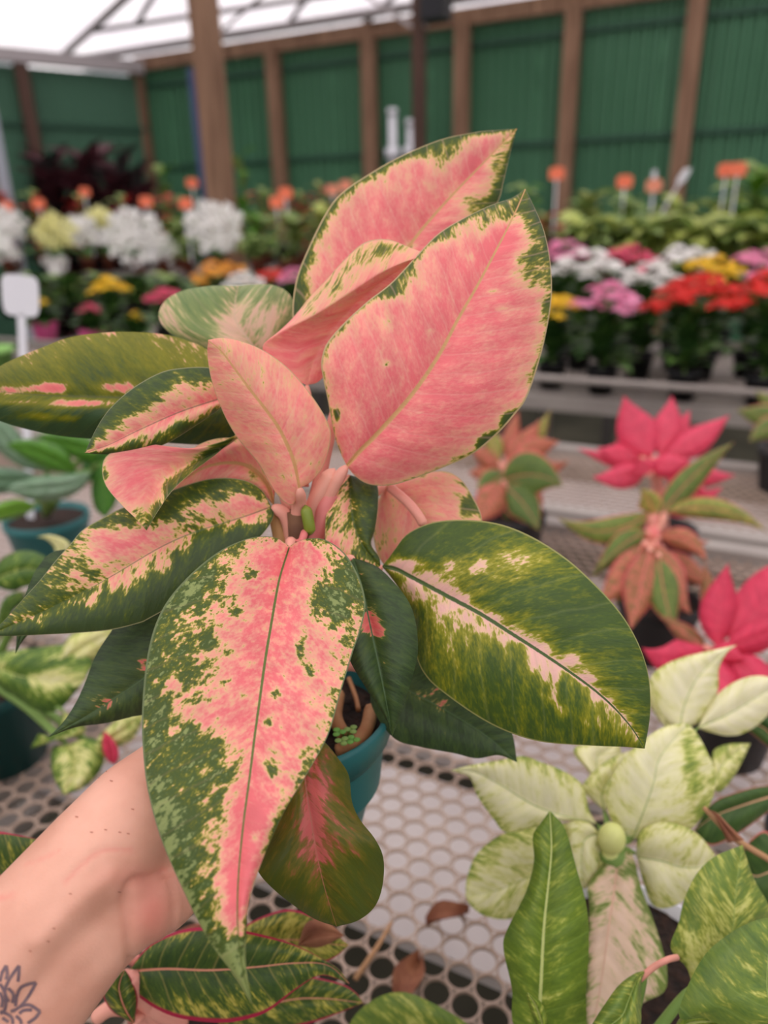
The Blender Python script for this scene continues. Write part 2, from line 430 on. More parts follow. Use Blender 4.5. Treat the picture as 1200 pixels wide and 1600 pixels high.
# pale boards laid under the near bench mesh
for (b0, b1, lab) in ((.478, .70, 'long pale board lying under the near bench mesh below the held pot'),
                      (.745, 1.36, 'wide pale board under the rear half of the near bench mesh')):
    c = AB(-.1, (b0 + b1) / 2, .775)
    bd = tag(MB().box((0, 0, 0), E1, E2, (0, 0, 1), 1.85, (b1 - b0) / 2, .008).build('shelf_board', M['board']), lab, 'board')
    bd.location = Vector(c)
c = AB(0, 1.725, .775)
bd = tag(MB().box((0, 0, 0), E1, E2, (0, 0, 1), 2.1, .19, .008).build('shelf_board', M['board']), 'pale board under the mesh of the second bench', 'board'); bd.location = Vector(c)
# ================================================================== leaves drawn as rails
def smoothline(pts, sub=10):
    P = np.array(pts, float)
    if len(P) < 3: return np.array([P[0] + (P[-1] - P[0]) * t for t in np.linspace(0, 1, sub)])
    Q = np.vstack([2 * P[0] - P[1], P, 2 * P[-1] - P[-2]]); out = []
    for i in range(1, len(Q) - 2):
        p0, p1, p2, p3 = Q[i - 1:i + 3]
        for t in np.linspace(0, 1, sub, endpoint=False):
            out.append(.5 * ((2 * p1) + (-p0 + p2) * t + (2 * p0 - 5 * p1 + 4 * p2 - p3) * t * t + (-p0 + 3 * p1 - 3 * p2 + p3) * t ** 3))
    out.append(P[-1]); return np.array(out)
def resample(pts, n):
    s = smoothline(pts); L = np.r_[0, np.cumsum(np.linalg.norm(np.diff(s, axis=0), axis=1))]
    q = np.linspace(0, L[-1], n); return np.c_[np.interp(q, L, s[:, 0]), np.interp(q, L, s[:, 1])]
def sstep(a, b, x):
    t = np.clip((x - a) / (b - a), 0, 1); return t * t * (3 - 2 * t)
SEED = [0]
def leaf(parent, mat_, L_, R_, mid=None, d=(.4, .4, .4), off=(0, 0), bul=.004, rip=.0, g=None, n=(28, 56), rails=None,
         name='leaf', label=None, pet=None, petr=.0035, petmat=None, us=None, vs=.75, arch=0):
    """L_, R_, mid: outlines in photo pixels from base to tip; d: distance at base, middle, tip; off: extra distance of the two edges"""
    nu, nv = n; SEED[0] += 1; sd = SEED[0]
    if L_ is not None:
        if mid is None: 
            a, b = resample(L_, 9), resample(R_, 9); mid = ((a + b) / 2).tolist()
        rails = [(L_, off[0]), (mid, 0), (R_, off[1])]; us = [-1, 0, 1]
    RR = [resample(r, nv + 1) for r, _ in rails]; RO = [o for _, o in rails]
    v = np.linspace(0, 1, nv + 1); u = np.linspace(-1, 1, nu + 1)
    d0, dm, d1 = d; md = d0 * (1 - v) * (1 - 2 * v) + 4 * dm * v * (1 - v) + d1 * v * (2 * v - 1)
    prof = np.sin(np.pi * np.clip(v, 0, 1) ** .8) ** .8
    PX = np.zeros((nv + 1, nu + 1, 2)); DD = np.zeros((nv + 1, nu + 1))
    for j, uu in enumerate(u):
        k = max(0, min(len(us) - 2, int(np.searchsorted(us, uu, side='right')) - 1))
        s = (uu - us[k]) / (us[k + 1] - us[k])
        PX[:, j] = RR[k] * (1 - s) + RR[k + 1] * s
        DD[:, j] = md + prof * ((RO[k] * (1 - s) + RO[k + 1] * s) - bul * 4 * s * (1 - s) * 1.0)
        DD[:, j] += rip * prof * uu * uu * np.sin(v * 13 + sd * 1.7 + (2 if uu > 0 else 0))
    X, Y = PX[..., 0], PX[..., 1]
    rays = _f + _r * ((X - 600) / FPX)[..., None] - _u * ((Y - 800) / FPX)[..., None]
    Wd = CP + rays * DD[..., None]
    ci = int(np.argmin(abs(u)))
    seg = np.linalg.norm(np.diff(Wd[:, ci], axis=0), axis=1); al = np.r_[0, np.cumsum(seg)] * 100
    wl_ = np.linalg.norm(Wd[:, 0] - Wd[:, ci], axis=1) * 100; wr_ = np.linalg.norm(Wd[:, -1] - Wd[:, ci], axis=1) * 100
    bcm = np.where(u[None] < 0, u[None] * wl_[:, None], u[None] * wr_[:, None]); acm = al[:, None] - vs * abs(bcm)
    lc = np.stack([acm, bcm, np.full_like(acm, sd * 7.31)], -1)
    q = dict(c=.2, e=.5, ep=3, t=0, t0=.6, b=0, lr=0, bl=())
    if g: q.update(g)
    gg = q['c'] + q['e'] * abs(u[None]) ** q['ep'] + q['t'] * sstep(q['t0'], 1, v)[:, None] + q['b'] * (1 - sstep(0, .25, v))[:, None] + q['lr'] * u[None]
    gg = np.broadcast_to(gg, X.shape).copy()
    for bl in q['bl']:
        x, y, r, a = bl[:4]; ry = bl[4] if len(bl) > 4 else r
        gg += a * np.exp(-(((X - x) / r) ** 2 + ((Y - y) / ry) ** 2))
    me = bpy.data.meshes.new(name); nvv = (nv + 1) * (nu + 1)
    idx = np.arange(nvv).reshape(nv + 1, nu + 1)
    f = np.stack([idx[:-1, :-1], idx[:-1, 1:], idx[1:, 1:], idx[1:, :-1]], -1).reshape(-1, 4)
    me.vertices.add(nvv); me.vertices.foreach_set('co', Wd.astype(np.float32).ravel())
    me.loops.add(f.size); me.loops.foreach_set('vertex_index', f.astype(np.int32).ravel())
    me.polygons.add(len(f)); me.polygons.foreach_set('loop_start', np.arange(0, f.size, 4, dtype=np.int32))
    me.polygons.foreach_set('use_smooth', [True] * len(f)); me.update(calc_edges=True)
    addattr(me, gg.ravel(), lc.reshape(-1, 3), np.stack([np.broadcast_to(u[None], X.shape), np.broadcast_to(v[:, None], X.shape), 0 * X], -1).reshape(-1, 3))
    o = link(name, me, mat_, parent)
    if label: o['label'] = label
    if pet:
        pts = [D(*p) for p in pet]; pts = smooth3(pts)
        r0 = petr; MB().tube(pts, r0 * np.interp(np.linspace(0, 1, len(pts)), [0, .06, .2, 1], [.25, .6, .85, 1.1]), 10).build('petiole', petmat or M['pinkstem'], o, smooth=True)
    return o
def addattr(me, g, lc, uv):
    a = me.attributes.new('g', 'FLOAT', 'POINT'); a.data.foreach_set('value', np.ascontiguousarray(g, np.float32))
    a = me.attributes.new('lc', 'FLOAT_VECTOR', 'POINT'); a.data.foreach_set('vector', np.ascontiguousarray(lc, np.float32).ravel())
    a = me.attributes.new('uvl', 'FLOAT_VECTOR', 'POINT'); a.data.foreach_set('vector', np.ascontiguousarray(uv, np.float32).ravel())
def smooth3(pts, sub=6):
    P = np.array(pts, float)
    if len(P) < 3: return list(P)
    Q = np.vstack([2 * P[0] - P[1], P, 2 * P[-1] - P[-2]]); out = []
    for i in range(1, len(Q) - 2):
        p0, p1, p2, p3 = Q[i - 1:i + 3]
        for t in np.linspace(0, 1, sub, endpoint=False):
            out.append(.5 * ((2 * p1) + (-p0 + p2) * t + (2 * p0 - 5 * p1 + 4 * p2 - p3) * t * t + (-p0 + 3 * p1 - 3 * p2 + p3) * t ** 3))
    out.append(P[-1]); return out
def Z(ox, oy, s, pts): return [(ox + x * s, oy + y * s) for x, y in pts]

PINK = [(0, (241, 122, 126)), (.14, (243, 142, 136)), (.28, (245, 164, 145)), (.42, (242, 184, 148)), (.485, (226, 194, 130)),
        (.53, (168, 160, 66)), (.59, (106, 114, 36)), (.72, (76, 94, 38)), (.95, (62, 80, 44))]
M['pinkstem'] = mat('pink_petiole', (226, 150, 136), .5, (236, 172, 150), 40)
M['greenstem'] = mat('green_petiole', (120, 150, 74), .5)
M['brownstem'] = mat('brown_stem', (78, 46, 36), .7, (120, 84, 58), 60)
M['pv'] = leafmat('pink_variegated_leaf', PINK, amp=.5, ns=(2.4, 1.6), edge=((196, 176, 130), .02), mid=((216, 170, 116), .16), vein=((246, 196, 176), .22))
M['pvn'] = leafmat('pink_variegated_leaf_plain', PINK, amp=.5, ns=(2.4, 1.6), edge=((196, 176, 130), .02), vein=((246, 196, 176), .2))
M['pvg'] = leafmat('pink_variegated_leaf_green_rib', PINK[:-1] + [(.86, (74, 94, 44)), (1.0, (140, 154, 92))], amp=.95, ns=(2.6, 1.9), edge=((110, 124, 84), .02), mid=((104, 120, 58), .09), vein=((226, 180, 150), .07))
M['pvd'] = leafmat('dark_green_leaf_pink_marks', PINK, amp=.75, ns=(2.4, 1.5), edge=((150, 150, 110), .02), mid=((76, 98, 54), .05, .6), vein=((120, 140, 90), .06), rough=.38)
M['big2'] = leafmat('green_leaf_pale_pink_rib_marks', [(0, (240, 184, 178)), (.36, (240, 192, 178)), (.46, (236, 200, 160)), (.51, (176, 170, 80)), (.56, (146, 146, 40)),
                    (.66, (108, 120, 34)), (.78, (74, 96, 38)), (1.0, (62, 84, 44))], mid=((80, 102, 56), .15), vein=((150, 160, 100), .16), vfreq=.62, ns=(2.6, 1.3), amp=.42, edge=((150, 150, 90), .02))
M['palev'] = leafmat('pale_back_leaf', [(0, (238, 190, 170)), (.42, (226, 190, 160)), (.5, (190, 184, 130)), (.6, (140, 156, 96)), (.9, (112, 138, 84))], mid=((220, 190, 160), .1), ns=(2.4, .7), trans=.3, amp=.6)
M['olive'] = leafmat('olive_green_leaf', [(0, (236, 110, 116)), (.42, (238, 140, 130)), (.48, (220, 176, 130)), (.54, (128, 126, 24)), (.72, (98, 106, 22)), (.9, (58, 82, 48))], mid=((96, 100, 50), .08), vein=((120, 130, 70), .12), amp=.3)
M['bronze'] = leafmat('bronze_green_leaf', [(0, (206, 96, 100)), (.4, (200, 104, 96)), (.5, (150, 96, 60)), (.6, (112, 104, 34)), (.8, (84, 92, 30)), (1.0, (80, 92, 36))], amp=.6, mid=((190, 120, 100), .06, .7), vein=((130, 110, 50), .1), ns=(1.6, 1.0), rough=.36)
M['deepg'] = leafmat('deep_green_leaf', [(0, (220, 100, 100)), (.36, (230, 130, 116)), (.44, (150, 150, 80)), (.5, (80, 100, 50)), (.8, (66, 88, 50)), (1.0, (56, 74, 46))], amp=.8, mid=((84, 110, 70), .06), vein=((96, 120, 80), .15))

# ================================================================== the held plant
RIM = D(464, 1103, .43)
PR, PB, PH = .0555, .033, .090
plant = thing('potted_plant', 'pink and green variegated plant in a teal pot held up by the hand', 'potted plant', RIM - [0, 0, PH])
MB().lathe(RIM, [(0, -PH), (PB, -PH), (PB + .002, -PH + .004), (PR - .004, -.016), (PR - .001, -.015), (PR, -.001), (PR - .001, .001), (PR - .003, .001),
                 (PR - .0045, -.002), (PR - .006, -.03), (PR - .008, -.05)], 48).build('pot', M['teal'], plant, smooth=True)
# soil surface, lumpy
v = [RIM + np.array([0, 0, -.012])]; f = []
for i in range(1, 9):
    for k in range(36):
        a = 2 * math.pi * k / 36; r = (PR - .005) * i / 8
        v.append(RIM + np.array([r * math.cos(a), r * math.sin(a), -.013 + .0035 * rnd.random()]))
for k in range(36): f.append((0, 1 + k, 1 + (k + 1) % 36))
for i in range(7):
    for k in range(36):
        a = 1 + i * 36 + k; b = 1 + i * 36 + (k + 1) % 36; f.append((a, a + 36, b + 36, b))
mesh_obj('soil', v, f, M['soil'], plant)
CR = RIM + np.array([-.002, -.004, .115])                       # crown
cpx = proj(CR)
# stems with nodes
for (bx, by, tp) in ((-.012, .004, D(462, 800, .392)), (.010, .010, D(480, 800, .398)), (.0, -.014, D(455, 850, .385))):
    p0 = RIM + np.array([bx, by, -.012]); pts = [p0 + (tp - p0) * t + np.array([.003 * math.sin(9 * t), 0, 0]) for t in np.linspace(0, 1, 10)]
    MB().tube(pts, [.006 + (.0012 if i % 3 == 1 else 0) for i in range(10)], 12).build('stem', M['brownstem'], plant, smooth=True)
for pts, r in ((((528, 1085), (524, 1120), (538, 1150)), .0042), (((580, 1108), (572, 1140), (550, 1165), (528, 1175)), .0042), (((560, 1178), (585, 1155), (598, 1140)), .002), (((545, 1060), (556, 1090), (560, 1110)), .0015)):
    P3_ = []
    for (x, y) in pts: P3_.append(G(x, y, RIM[2] - .006))
    MB().tube(smooth3(P3_), r, 8).build('root', M['root'], plant, smooth=True)
wd_ = thing('clover_sprout', 'tiny green clover sprouting from the dark soil in the teal pot', 'weed', G(541, 1158, RIM[2] - .010))
c0 = G(541, 1156, RIM[2] - .010)
for k, (dx, dy) in enumerate(((-12, -6), (8, -10), (10, 6), (-6, 8))):
    e = G(541 + dx, 1150 + dy, RIM[2] + .003)
    m_ = MB().tube([c0, (c0 + e) / 2 + [0, 0, .002], e], .0005, 6)
    lf = []
    for j in range(3):
        a = j * 2.1 + k; lf.append(e + np.array([math.cos(a), math.sin(a), .1]) * .0022)
    for p in lf: m_.ball(p, .0021, .0021, .0005, 8, 4)
    m_.build('sprig', M['greenstem'] if k % 2 else mat('clover_green', (96, 150, 60), .5), wd_, smooth=True)

NK = (44, 88)
z3 = lambda p: Z(200, 820, .4872, p); z5 = lambda p: Z(440, 180, .3833, p); z1 = lambda p: Z(380, 680, .26667, p)
zc = lambda p: Z(580, 780, .3833, p); z4 = lambda p: Z(0, 720, .3, p); z6 = lambda p: Z(0, 420, .4333, p); zb = lambda p: Z(380, 1000, .375, p)

# front drooping leaf
leaf(plant, M['pvg'], [(452, 854), (436, 842), (415, 838), (385, 842), (340, 863), (290, 905), (252, 955), (231, 1020), (222, 1110), (224, 1180), (232, 1240), (254, 1317), (297, 1414), (331, 1477), (366, 1524), (394, 1570)],
     [(452, 854), (468, 845), (487, 841), (510, 844), (540, 866), (562, 905), (571, 945), (563, 985), (551, 1020), (530, 1090), (512, 1150), (478, 1212), (443, 1270), (410, 1345), (389, 1410), (384, 1477), (386, 1520), (394, 1570)],
     [(452, 856), (441, 890), (434, 917), (423, 980), (414, 1034), (405, 1100), (398, 1150), (390, 1215), (380, 1290), (372, 1380), (372, 1460), (380, 1520), (394, 1570)],
     d=(.372, .299, .272), off=(.006, .004), bul=.004, rip=.003, n=NK,
     g=dict(c=.12, e=.46, ep=2.4, t=.10, t0=.5, lr=-.06, bl=[(300, 1030, 50, .22), (290, 1100, 60, .24, 90), (270, 960, 40, .14), (330, 1170, 50, .26), (300, 1210, 60, .24), (245, 1120, 30, .12, 120), (320, 935, 70, .14, 40), (370, 960, 14, .5), (385, 898, 22, .34, 10), (420, 1135, 22, .05),
        (365, 1200, 30, .30), (510, 930, 32, .50), (525, 960, 30, .35), (545, 900, 26, .35), (432, 1082, 10, .6), (420, 1128, 8, .6), (470, 1020, 12, .5, 22), (485, 1050, 8, .5, 22), (425, 1195, 18, .5, 26), (250, 1280, 60, .30), (300, 1330, 60, .28), (330, 1260, 40, .28),
        (310, 1400, 50, .26), (380, 1340, 22, -.30, 80), (368, 1400, 20, -.34, 40), (395, 1260, 20, -.2, 60), (420, 1310, 30, .15), (384, 1540, 40, 1.0), (368, 1480, 30, .7), (320, 1440, 26, .25), (330, 900, 22, .25), (300, 930, 24, .25), (320, 1000, 18, .3), (360, 1020, 16, .25),
        (268, 1060, 14, -.35, 30), (300, 970, 24, -.2), (305, 1115, 26, -.28, 20), (350, 1120, 30, -.1), (440, 860, 50, -.12), (390, 1190, 40, -.1)]),
     pet=[(452, 856, .372), (455, 848, .380), (458, 870, .392), (462, 960, .41)])
# big right leaf
leaf(plant, M['big2'], zc([(45, 272), (75, 235), (100, 200), (150, 140), (250, 95), (380, 84), (520, 100), (650, 150), (780, 230), (880, 315), (990, 430), (1060, 530), (1110, 640), (1135, 750), (1137, 880), (1115, 1017)]),
     zc([(45, 276), (70, 305), (100, 345), (150, 420), (178, 500), (185, 640), (230, 730), (310, 800), (440, 890), (560, 950), (700, 990), (900, 1005), (1030, 1010), (1115, 1017)]),
     zc([(45, 274), (100, 285), (160, 315), (300, 390), (450, 470), (560, 540), (700, 630), (860, 740), (970, 830), (1060, 930), (1115, 1017)]),
     d=(.392, .352, .350), off=(.010, .012), bul=.006, rip=.003, n=NK,
     g=dict(c=.30, e=.46, ep=.26, t=.06, t0=.5, bl=[(622, 884, 14, -.3), (645, 880, 18, -.28, 9), (640, 914, 14, -.3), (672, 902, 20, -.26, 9), (665, 932, 16, -.24, 10), (700, 920, 16, -.26, 8), (695, 950, 16, -.26, 9), (722, 938, 16, -.26, 8), (725, 966, 14, -.22, 7), (755, 983, 16, -.2, 7), (775, 965, 16, -.3, 7), (790, 1000, 12, -.18, 6), (805, 995, 20, -.22, 5), (850, 1012, 20, -.26, 6), (835, 1032, 8, -.34, 22), (850, 1050, 7, -.3, 26), (868, 1062, 7, -.36, 24), (880, 1110, 12, -.3, 12), (862, 1092, 10, -.3, 12), (893, 1030, 16, -.34, 9), (915, 1060, 16, -.28, 8), (930, 1090, 10, -.2, 8), (752, 880, 10, -.24, 10), (740, 890, 8, -.2), (690, 985, 30, -.12), (740, 880, 50, -.10), (820, 870, 60, -.16, 30),
        (960, 1140, 60, -.15), (720, 1070, 50, -.10), (900, 980, 60, .14), (880, 1090, 40, .12), (760, 1060, 50, .12), (720, 845, 50, .14), (660, 850, 30, .2), (690, 1040, 30, -.1), (700, 880, 12, -.25), (790, 940, 60, .16, 30), (980, 1090, 40, .1), (640, 930, 15, -.1)]),
     pet=[(597, 885, .392), (575, 900, .40), (540, 930, .412), (500, 1010, .425)])
# narrow green leaf in front of the soil
leaf(plant, M['deepg'], [(552, 872), (538, 890), (528, 930), (532, 990), (548, 1035), (575, 1080), (600, 1118), (613, 1150)],
     [(552, 872), (567, 876), (593, 888), (620, 915), (640, 943), (650, 975), (653, 1018), (645, 1056), (628, 1112), (613, 1150)],
     [(552, 872), (566, 920), (578, 975), (592, 1040), (604, 1100), (613, 1150)], d=(.380, .352, .350), off=(-.004, .004), bul=.005, n=(30, 60),
     g=dict(c=.74, e=.2, ep=2, bl=[(578, 968, 16, -.5, 26), (590, 985, 12, -.35), (600, 992, 8, -.25), (598, 930, 14, -.12)]), pet=[(552, 872, .38), (535, 880, .39), (500, 900, .40)])
# dark leaf under the big right leaf
leaf(plant, M['deepg'], [(585, 1050), (640, 1010), (720, 1040), (780, 1100), (800, 1144), (808, 1191)],
     [(585, 1050), (580, 1100), (614, 1152), (657, 1167), (710, 1177), (745, 1185), (779, 1180), (808, 1191)], [(585, 1050), (640, 1080), (700, 1112), (760, 1150), (808, 1191)],
     d=(.42, .415, .42), off=(.012, -.004), n=(28, 50), g=dict(c=.80, e=.1, bl=[(660, 1085, 26, -.42, 10), (690, 1100, 20, -.4, 8)]), pet=[(585, 1050, .42), (540, 1040, .425), (500, 1060, .425)])
# bronze leaf hanging below
leaf(plant, M['bronze'], [(488, 1145), (455, 1230), (425, 1290), (402, 1345), (406, 1366), (428, 1390), (458, 1414), (492, 1436), (526, 1448)],
     [(488, 1145), (509, 1161), (530, 1187), (545, 1212), (550, 1252), (562, 1280), (586, 1311), (599, 1341), (598, 1382), (586, 1416), (560, 1438), (526, 1448)],
     [(488, 1145), (476, 1190), (478, 1228), (486, 1280), (494, 1330), (508, 1390), (526, 1448)], d=(.362, .338, .345), off=(.006, .008), bul=.006, rip=.006, n=(36, 64),
     g=dict(c=.54, e=.22, ep=.9, t=.16, t0=.4, bl=[(492, 1250, 14, -.22, 50), (482, 1310, 16, -.26, 30), (520, 1240, 30, -.14, 50), (505, 1340, 16, -.16), (458, 1362, 8, -.22, 12), (470, 1335, 10, -.2), (440, 1320, 26, .14), (560, 1360, 40, .08)]),
     pet=[(488, 1145, .362), (482, 1080, .378), (475, 980, .395), (470, 900, .40)])
# left dark leaf with pink marks
leaf(plant, M['pvd'], [(424, 792), (408, 765), (380, 750), (340, 747), (300, 755), (245, 775), (192, 793), (159, 810), (129, 828), (110, 850), (87, 876), (63, 906), (36, 936), (6, 970), (-18, 992)],
     [(424, 792), (428, 803), (420, 822), (400, 845), (360, 880), (300, 928), (234, 966), (216, 974), (174, 984), (120, 989), (60, 992), (10, 994), (-18, 992)],
     [(424, 792), (385, 806), (347, 818), (300, 833), (249, 856), (180, 897), (129, 926), (70, 955), (30, 972), (-18, 992)],
     d=(.392, .372, .362), off=(.006, -.004), bul=.004, n=NK,
     g=dict(c=.65, e=.25, ep=.9, lr=.16, bl=[(340, 800, 70, -.36, 22), (180, 860, 70, -.42, 26), (150, 838, 40, -.14, 20), (210, 840, 50, -.3, 20), (110, 905, 34, -.24, 20), (380, 785, 30, -.36, 20), (255, 800, 40, .16, 16), (255, 828, 24, -.25, 12), (190, 910, 28, -.42, 18), (222, 890, 18, -.28, 12), (145, 942, 16, -.3, 10),
        (255, 880, 14, -.3, 14), (405, 815, 24, -.30, 16), (45, 965, 22, -.16, 10), (325, 765, 40, .05), (360, 850, 40, .15), (275, 840, 50, -.12, 20)]),
     pet=[(424, 792, .392), (444, 803, .394), (454, 828, .398), (456, 860, .402)], petr=.0042)
leaf(plant, M['deepg'], [(330, 870), (180, 860), (90, 860), (60, 885), (45, 915), (30, 960), (24, 1020)], [(330, 870), (200, 950), (100, 985), (55, 988), (38, 998), (24, 1022)], d=(.412, .405, .40), n=(20, 40),
     g=dict(c=.85, e=.1), pet=[(330, 870, .412), (400, 880, .41), (450, 920, .41)])
leaf(plant, M['deepg'], [(335, 890), (260, 930), (200, 950), (174, 986), (150, 1023), (136, 1059), (120, 1095), (99, 1128), (75, 1152)], [(335, 890), (340, 980), (300, 1060), (235, 1112), (210, 1119), (165, 1130), (120, 1136), (75, 1152)],
     [(335, 890), (280, 990), (235, 1050), (180, 1090), (130, 1122), (75, 1152)], d=(.405, .392, .385), off=(.006, .008), n=(28, 50), g=dict(c=.72, e=.25, ep=1.2, bl=[(224, 1036, 10, -.6), (160, 1090, 30, -.16)]), pet=[(335, 890, .405), (400, 880, .41), (455, 920, .41)])
# curled pink leaf and the pink leaf behind it
leaf(plant, M['pv'], [(428, 790), (428, 750), (405, 700), (360, 684), (310, 695), (270, 735), (258, 770)], [(428, 790), (410, 772), (380, 760), (340, 764), (305, 776), (280, 778), (258, 770)], d=(.402, .400, .392), n=(24, 40),
     g=dict(c=.24, e=.25, ep=4, bl=[(400, 740, 16, .3), (290, 760, 20, .1)]), pet=[(428, 790, .402), (450, 815, .404), (458, 850, .404)])
leaf(plant, M['pvn'], None, None, rails=[([(392, 668), (345, 690), (300, 700), (262, 697), (225, 694), (180, 704), (161, 722), (164, 756), (190, 789), (212, 810), (229, 829)], .0),
     ([(392, 670), (350, 700), (305, 722), (270, 742), (246, 765), (236, 795), (229, 829)], .012), ([(392, 672), (368, 684), (335, 712), (300, 738), (268, 768), (246, 800), (229, 829)], -.006)], us=[-1, .25, 1],
     d=(.392, .374, .362), bul=.003, n=(36, 56), g=dict(c=.20, e=.0, t=.5, t0=.80, lr=.10, bl=[(268, 765, 16, .5), (250, 795, 14, .5), (310, 728, 26, .40, 14), (350, 692, 30, .5), (330, 715, 20, .3), (285, 752, 14, .3), (190, 785, 10, .3), (163, 735, 6, .4, 30), (285, 742, 12, .1), (170, 745, 14, .25), (175, 712, 14, .2), (200, 740, 25, -.05), (222, 760, 18, -.1), (215, 800, 12, .3)]),
     pet=[(392, 670, .392), (430, 730, .40), (455, 800, .403)])
# left pair
leaf(plant, M['olive'], [(405, 640), (370, 585), (323, 546), (295, 533), (260, 523), (217, 519), (173, 519), (113, 526), (65, 543), (0, 572), (-40, 605)],
     [(405, 640), (368, 682), (321, 694), (260, 692), (134, 685), (87, 680), (43, 671), (0, 658), (-40, 640), (-40, 605)][:-1] + [(-40, 606)],
     [(405, 640), (320, 632), (200, 622), (80, 618), (0, 612), (-40, 605)], d=(.412, .405, .41), off=(.016, .010), bul=.007, n=NK,
     g=dict(c=.74, e=.0, lr=.19, bl=[(75, 606, 30, -.34, 8), (20, 610, 40, -.40, 10), (20, 628, 36, -.3, 5), (182, 606, 36, -.52, 11), (90, 606, 20, -.4, 8), (130, 630, 70, -.52, 8), (240, 640, 60, -.3, 14), (60, 650, 18, -.34, 5), (105, 653, 16, -.34, 5), (180, 640, 50, .12, 40), (150, 600, 60, .10), (30, 605, 40, .1, 30)]),
     pet=[(405, 640, .412), (440, 700, .41), (460, 790, .408)])
leaf(plant, M['pvd'], [(378, 612), (352, 582), (323, 574), (286, 575), (251, 582), (208, 606), (173, 637), (152, 667), (132, 708)], [(378, 612), (342, 640), (303, 667), (260, 693), (217, 706), (173, 710), (132, 708)],
     [(378, 612), (340, 624), (280, 644), (217, 672), (170, 695), (132, 708)], d=(.392, .378, .368), off=(.003, .003), bul=.004, n=(36, 60),
     g=dict(c=.31, e=.60, ep=1.1, bl=[(310, 610, 50, -.12, 20), (265, 640, 30, -.14), (330, 640, 20, -.2), (230, 675, 24, -.06), (285, 668, 12, .14), (190, 690, 20, -.1), (240, 618, 24, .06)]),
     pet=[(378, 612, .392), (430, 690, .402), (460, 790, .405)])
# pale pink cupped leaf in front
leaf(plant, M['pv'], [(467, 763), (460, 786), (450, 788), (436, 776), (424, 760), (403, 723), (368, 680), (344, 634), (329, 588), (324, 552), (325, 534)],
     [(467, 763), (476, 759), (488, 751), (505, 728), (516, 690), (514, 665), (494, 628), (456, 581), (416, 550), (377, 533), (347, 528), (325, 531)],
     [(467, 763), (458, 720), (446, 690), (433, 665), (412, 636), (390, 608), (365, 574), (345, 548), (325, 532)], d=(.376, .362, .352), off=(.014, .012), bul=.004, n=(40, 72),
     g=dict(c=.28, e=.06, ep=3, bl=[(390, 590, 30, .10), (382, 608, 6, .12), (345, 545, 16, .12), (350, 560, 10, .1), (460, 620, 40, -.04), (450, 740, 40, .04)]),
     pet=[(467, 763, .376), (467, 790, .388), (465, 850, .398)], petr=.0042)
# pale green leaf at the back
leaf(plant, M['palev'], [(412, 560), (370, 556), (323, 548), (267, 521), (248, 496), (256, 472), (283, 455), (325, 447), (372, 446)], [(412, 560), (445, 530), (457, 500), (459, 475), (448, 455), (425, 445), (398, 444), (372, 446)],
     [(412, 560), (388, 530), (368, 500), (368, 470), (372, 446)], d=(.455, .452, .47), off=(.0, .006), bul=.008, n=(30, 50), g=dict(c=.5, e=.1, ep=1.5, bl=[(365, 500, 20, -.2, 30), (270, 510, 34, -.16), (420, 500, 24, -.14, 30), (310, 480, 40, .2), (360, 460, 50, .15, 14)]),
     pet=[(412, 560, .455), (440, 640, .44), (462, 760, .415)])
# tall pink leaf at the back
leaf(plant, M['pv'], [(548, 560), (480, 540), (458, 500), (462, 441), (482, 387), (509, 333), (532, 303), (570, 276), (624, 245), (689, 218), (747, 206), (780, 203), (808, 201)],
     [(548, 560), (620, 510), (680, 450), (740, 385), (777, 318), (787, 283), (797, 240), (808, 201)], [(548, 560), (575, 490), (605, 435), (650, 370), (700, 312), (755, 255), (808, 201)], d=(.425, .432, .435), off=(-.006, .012), bul=.006, n=NK,
     g=dict(c=.12, e=.60, ep=6, t=.42, t0=.86, bl=[(640, 240, 70, .10, 20), (690, 240, 40, .28, 18), (720, 220, 30, .25), (780, 230, 20, .3), (775, 275, 20, .4, 40), (740, 310, 40, .30, 16), (750, 330, 30, .3, 14), (690, 262, 14, .25), (675, 290, 12, .2), (720, 340, 20, .2, 10), (470, 470, 20, .35, 26), (640, 385, 7, .4, 9), (770, 225, 18, -.3, 14), (740, 250, 20, -.2), (480, 420, 20, .1, 40), (620, 290, 20, .12)]),
     pet=[(548, 560, .425), (520, 660, .415), (490, 790, .405)])
# folded pink leaf in the middle
leaf(plant, M['pvn'], None, None, rails=[([(480, 602), (462, 560), (455, 515), (475, 475), (509, 438), (540, 404), (570, 379), (605, 374), (639, 386), (673, 399)], .016),
     ([(480, 602), (440, 585), (408, 545), (440, 518), (480, 498), (517, 476), (560, 448), (593, 427), (635, 408), (673, 399)], -.002), ([(480, 602), (490, 565), (512, 525), (545, 485), (590, 445), (635, 415), (673, 400)], .010), ([(480, 602), (505, 590), (560, 520), (620, 450), (650, 420), (673, 400)], .016)],
     us=[-1, -.35, .25, 1], d=(.405, .393, .385), bul=.002, n=(48, 70), g=dict(c=.18, e=0, bl=[(560, 415, 90, .16, 30), (500, 460, 50, .14, 30), (560, 400, 40, .16, 20), (600, 385, 30, .30, 14), (520, 450, 26, .20), (480, 480, 20, .2), (635, 392, 14, .25), (545, 425, 10, .1), (460, 510, 12, .1)]),
     pet=[(480, 602, .405), (478, 660, .406), (472, 760, .405)])
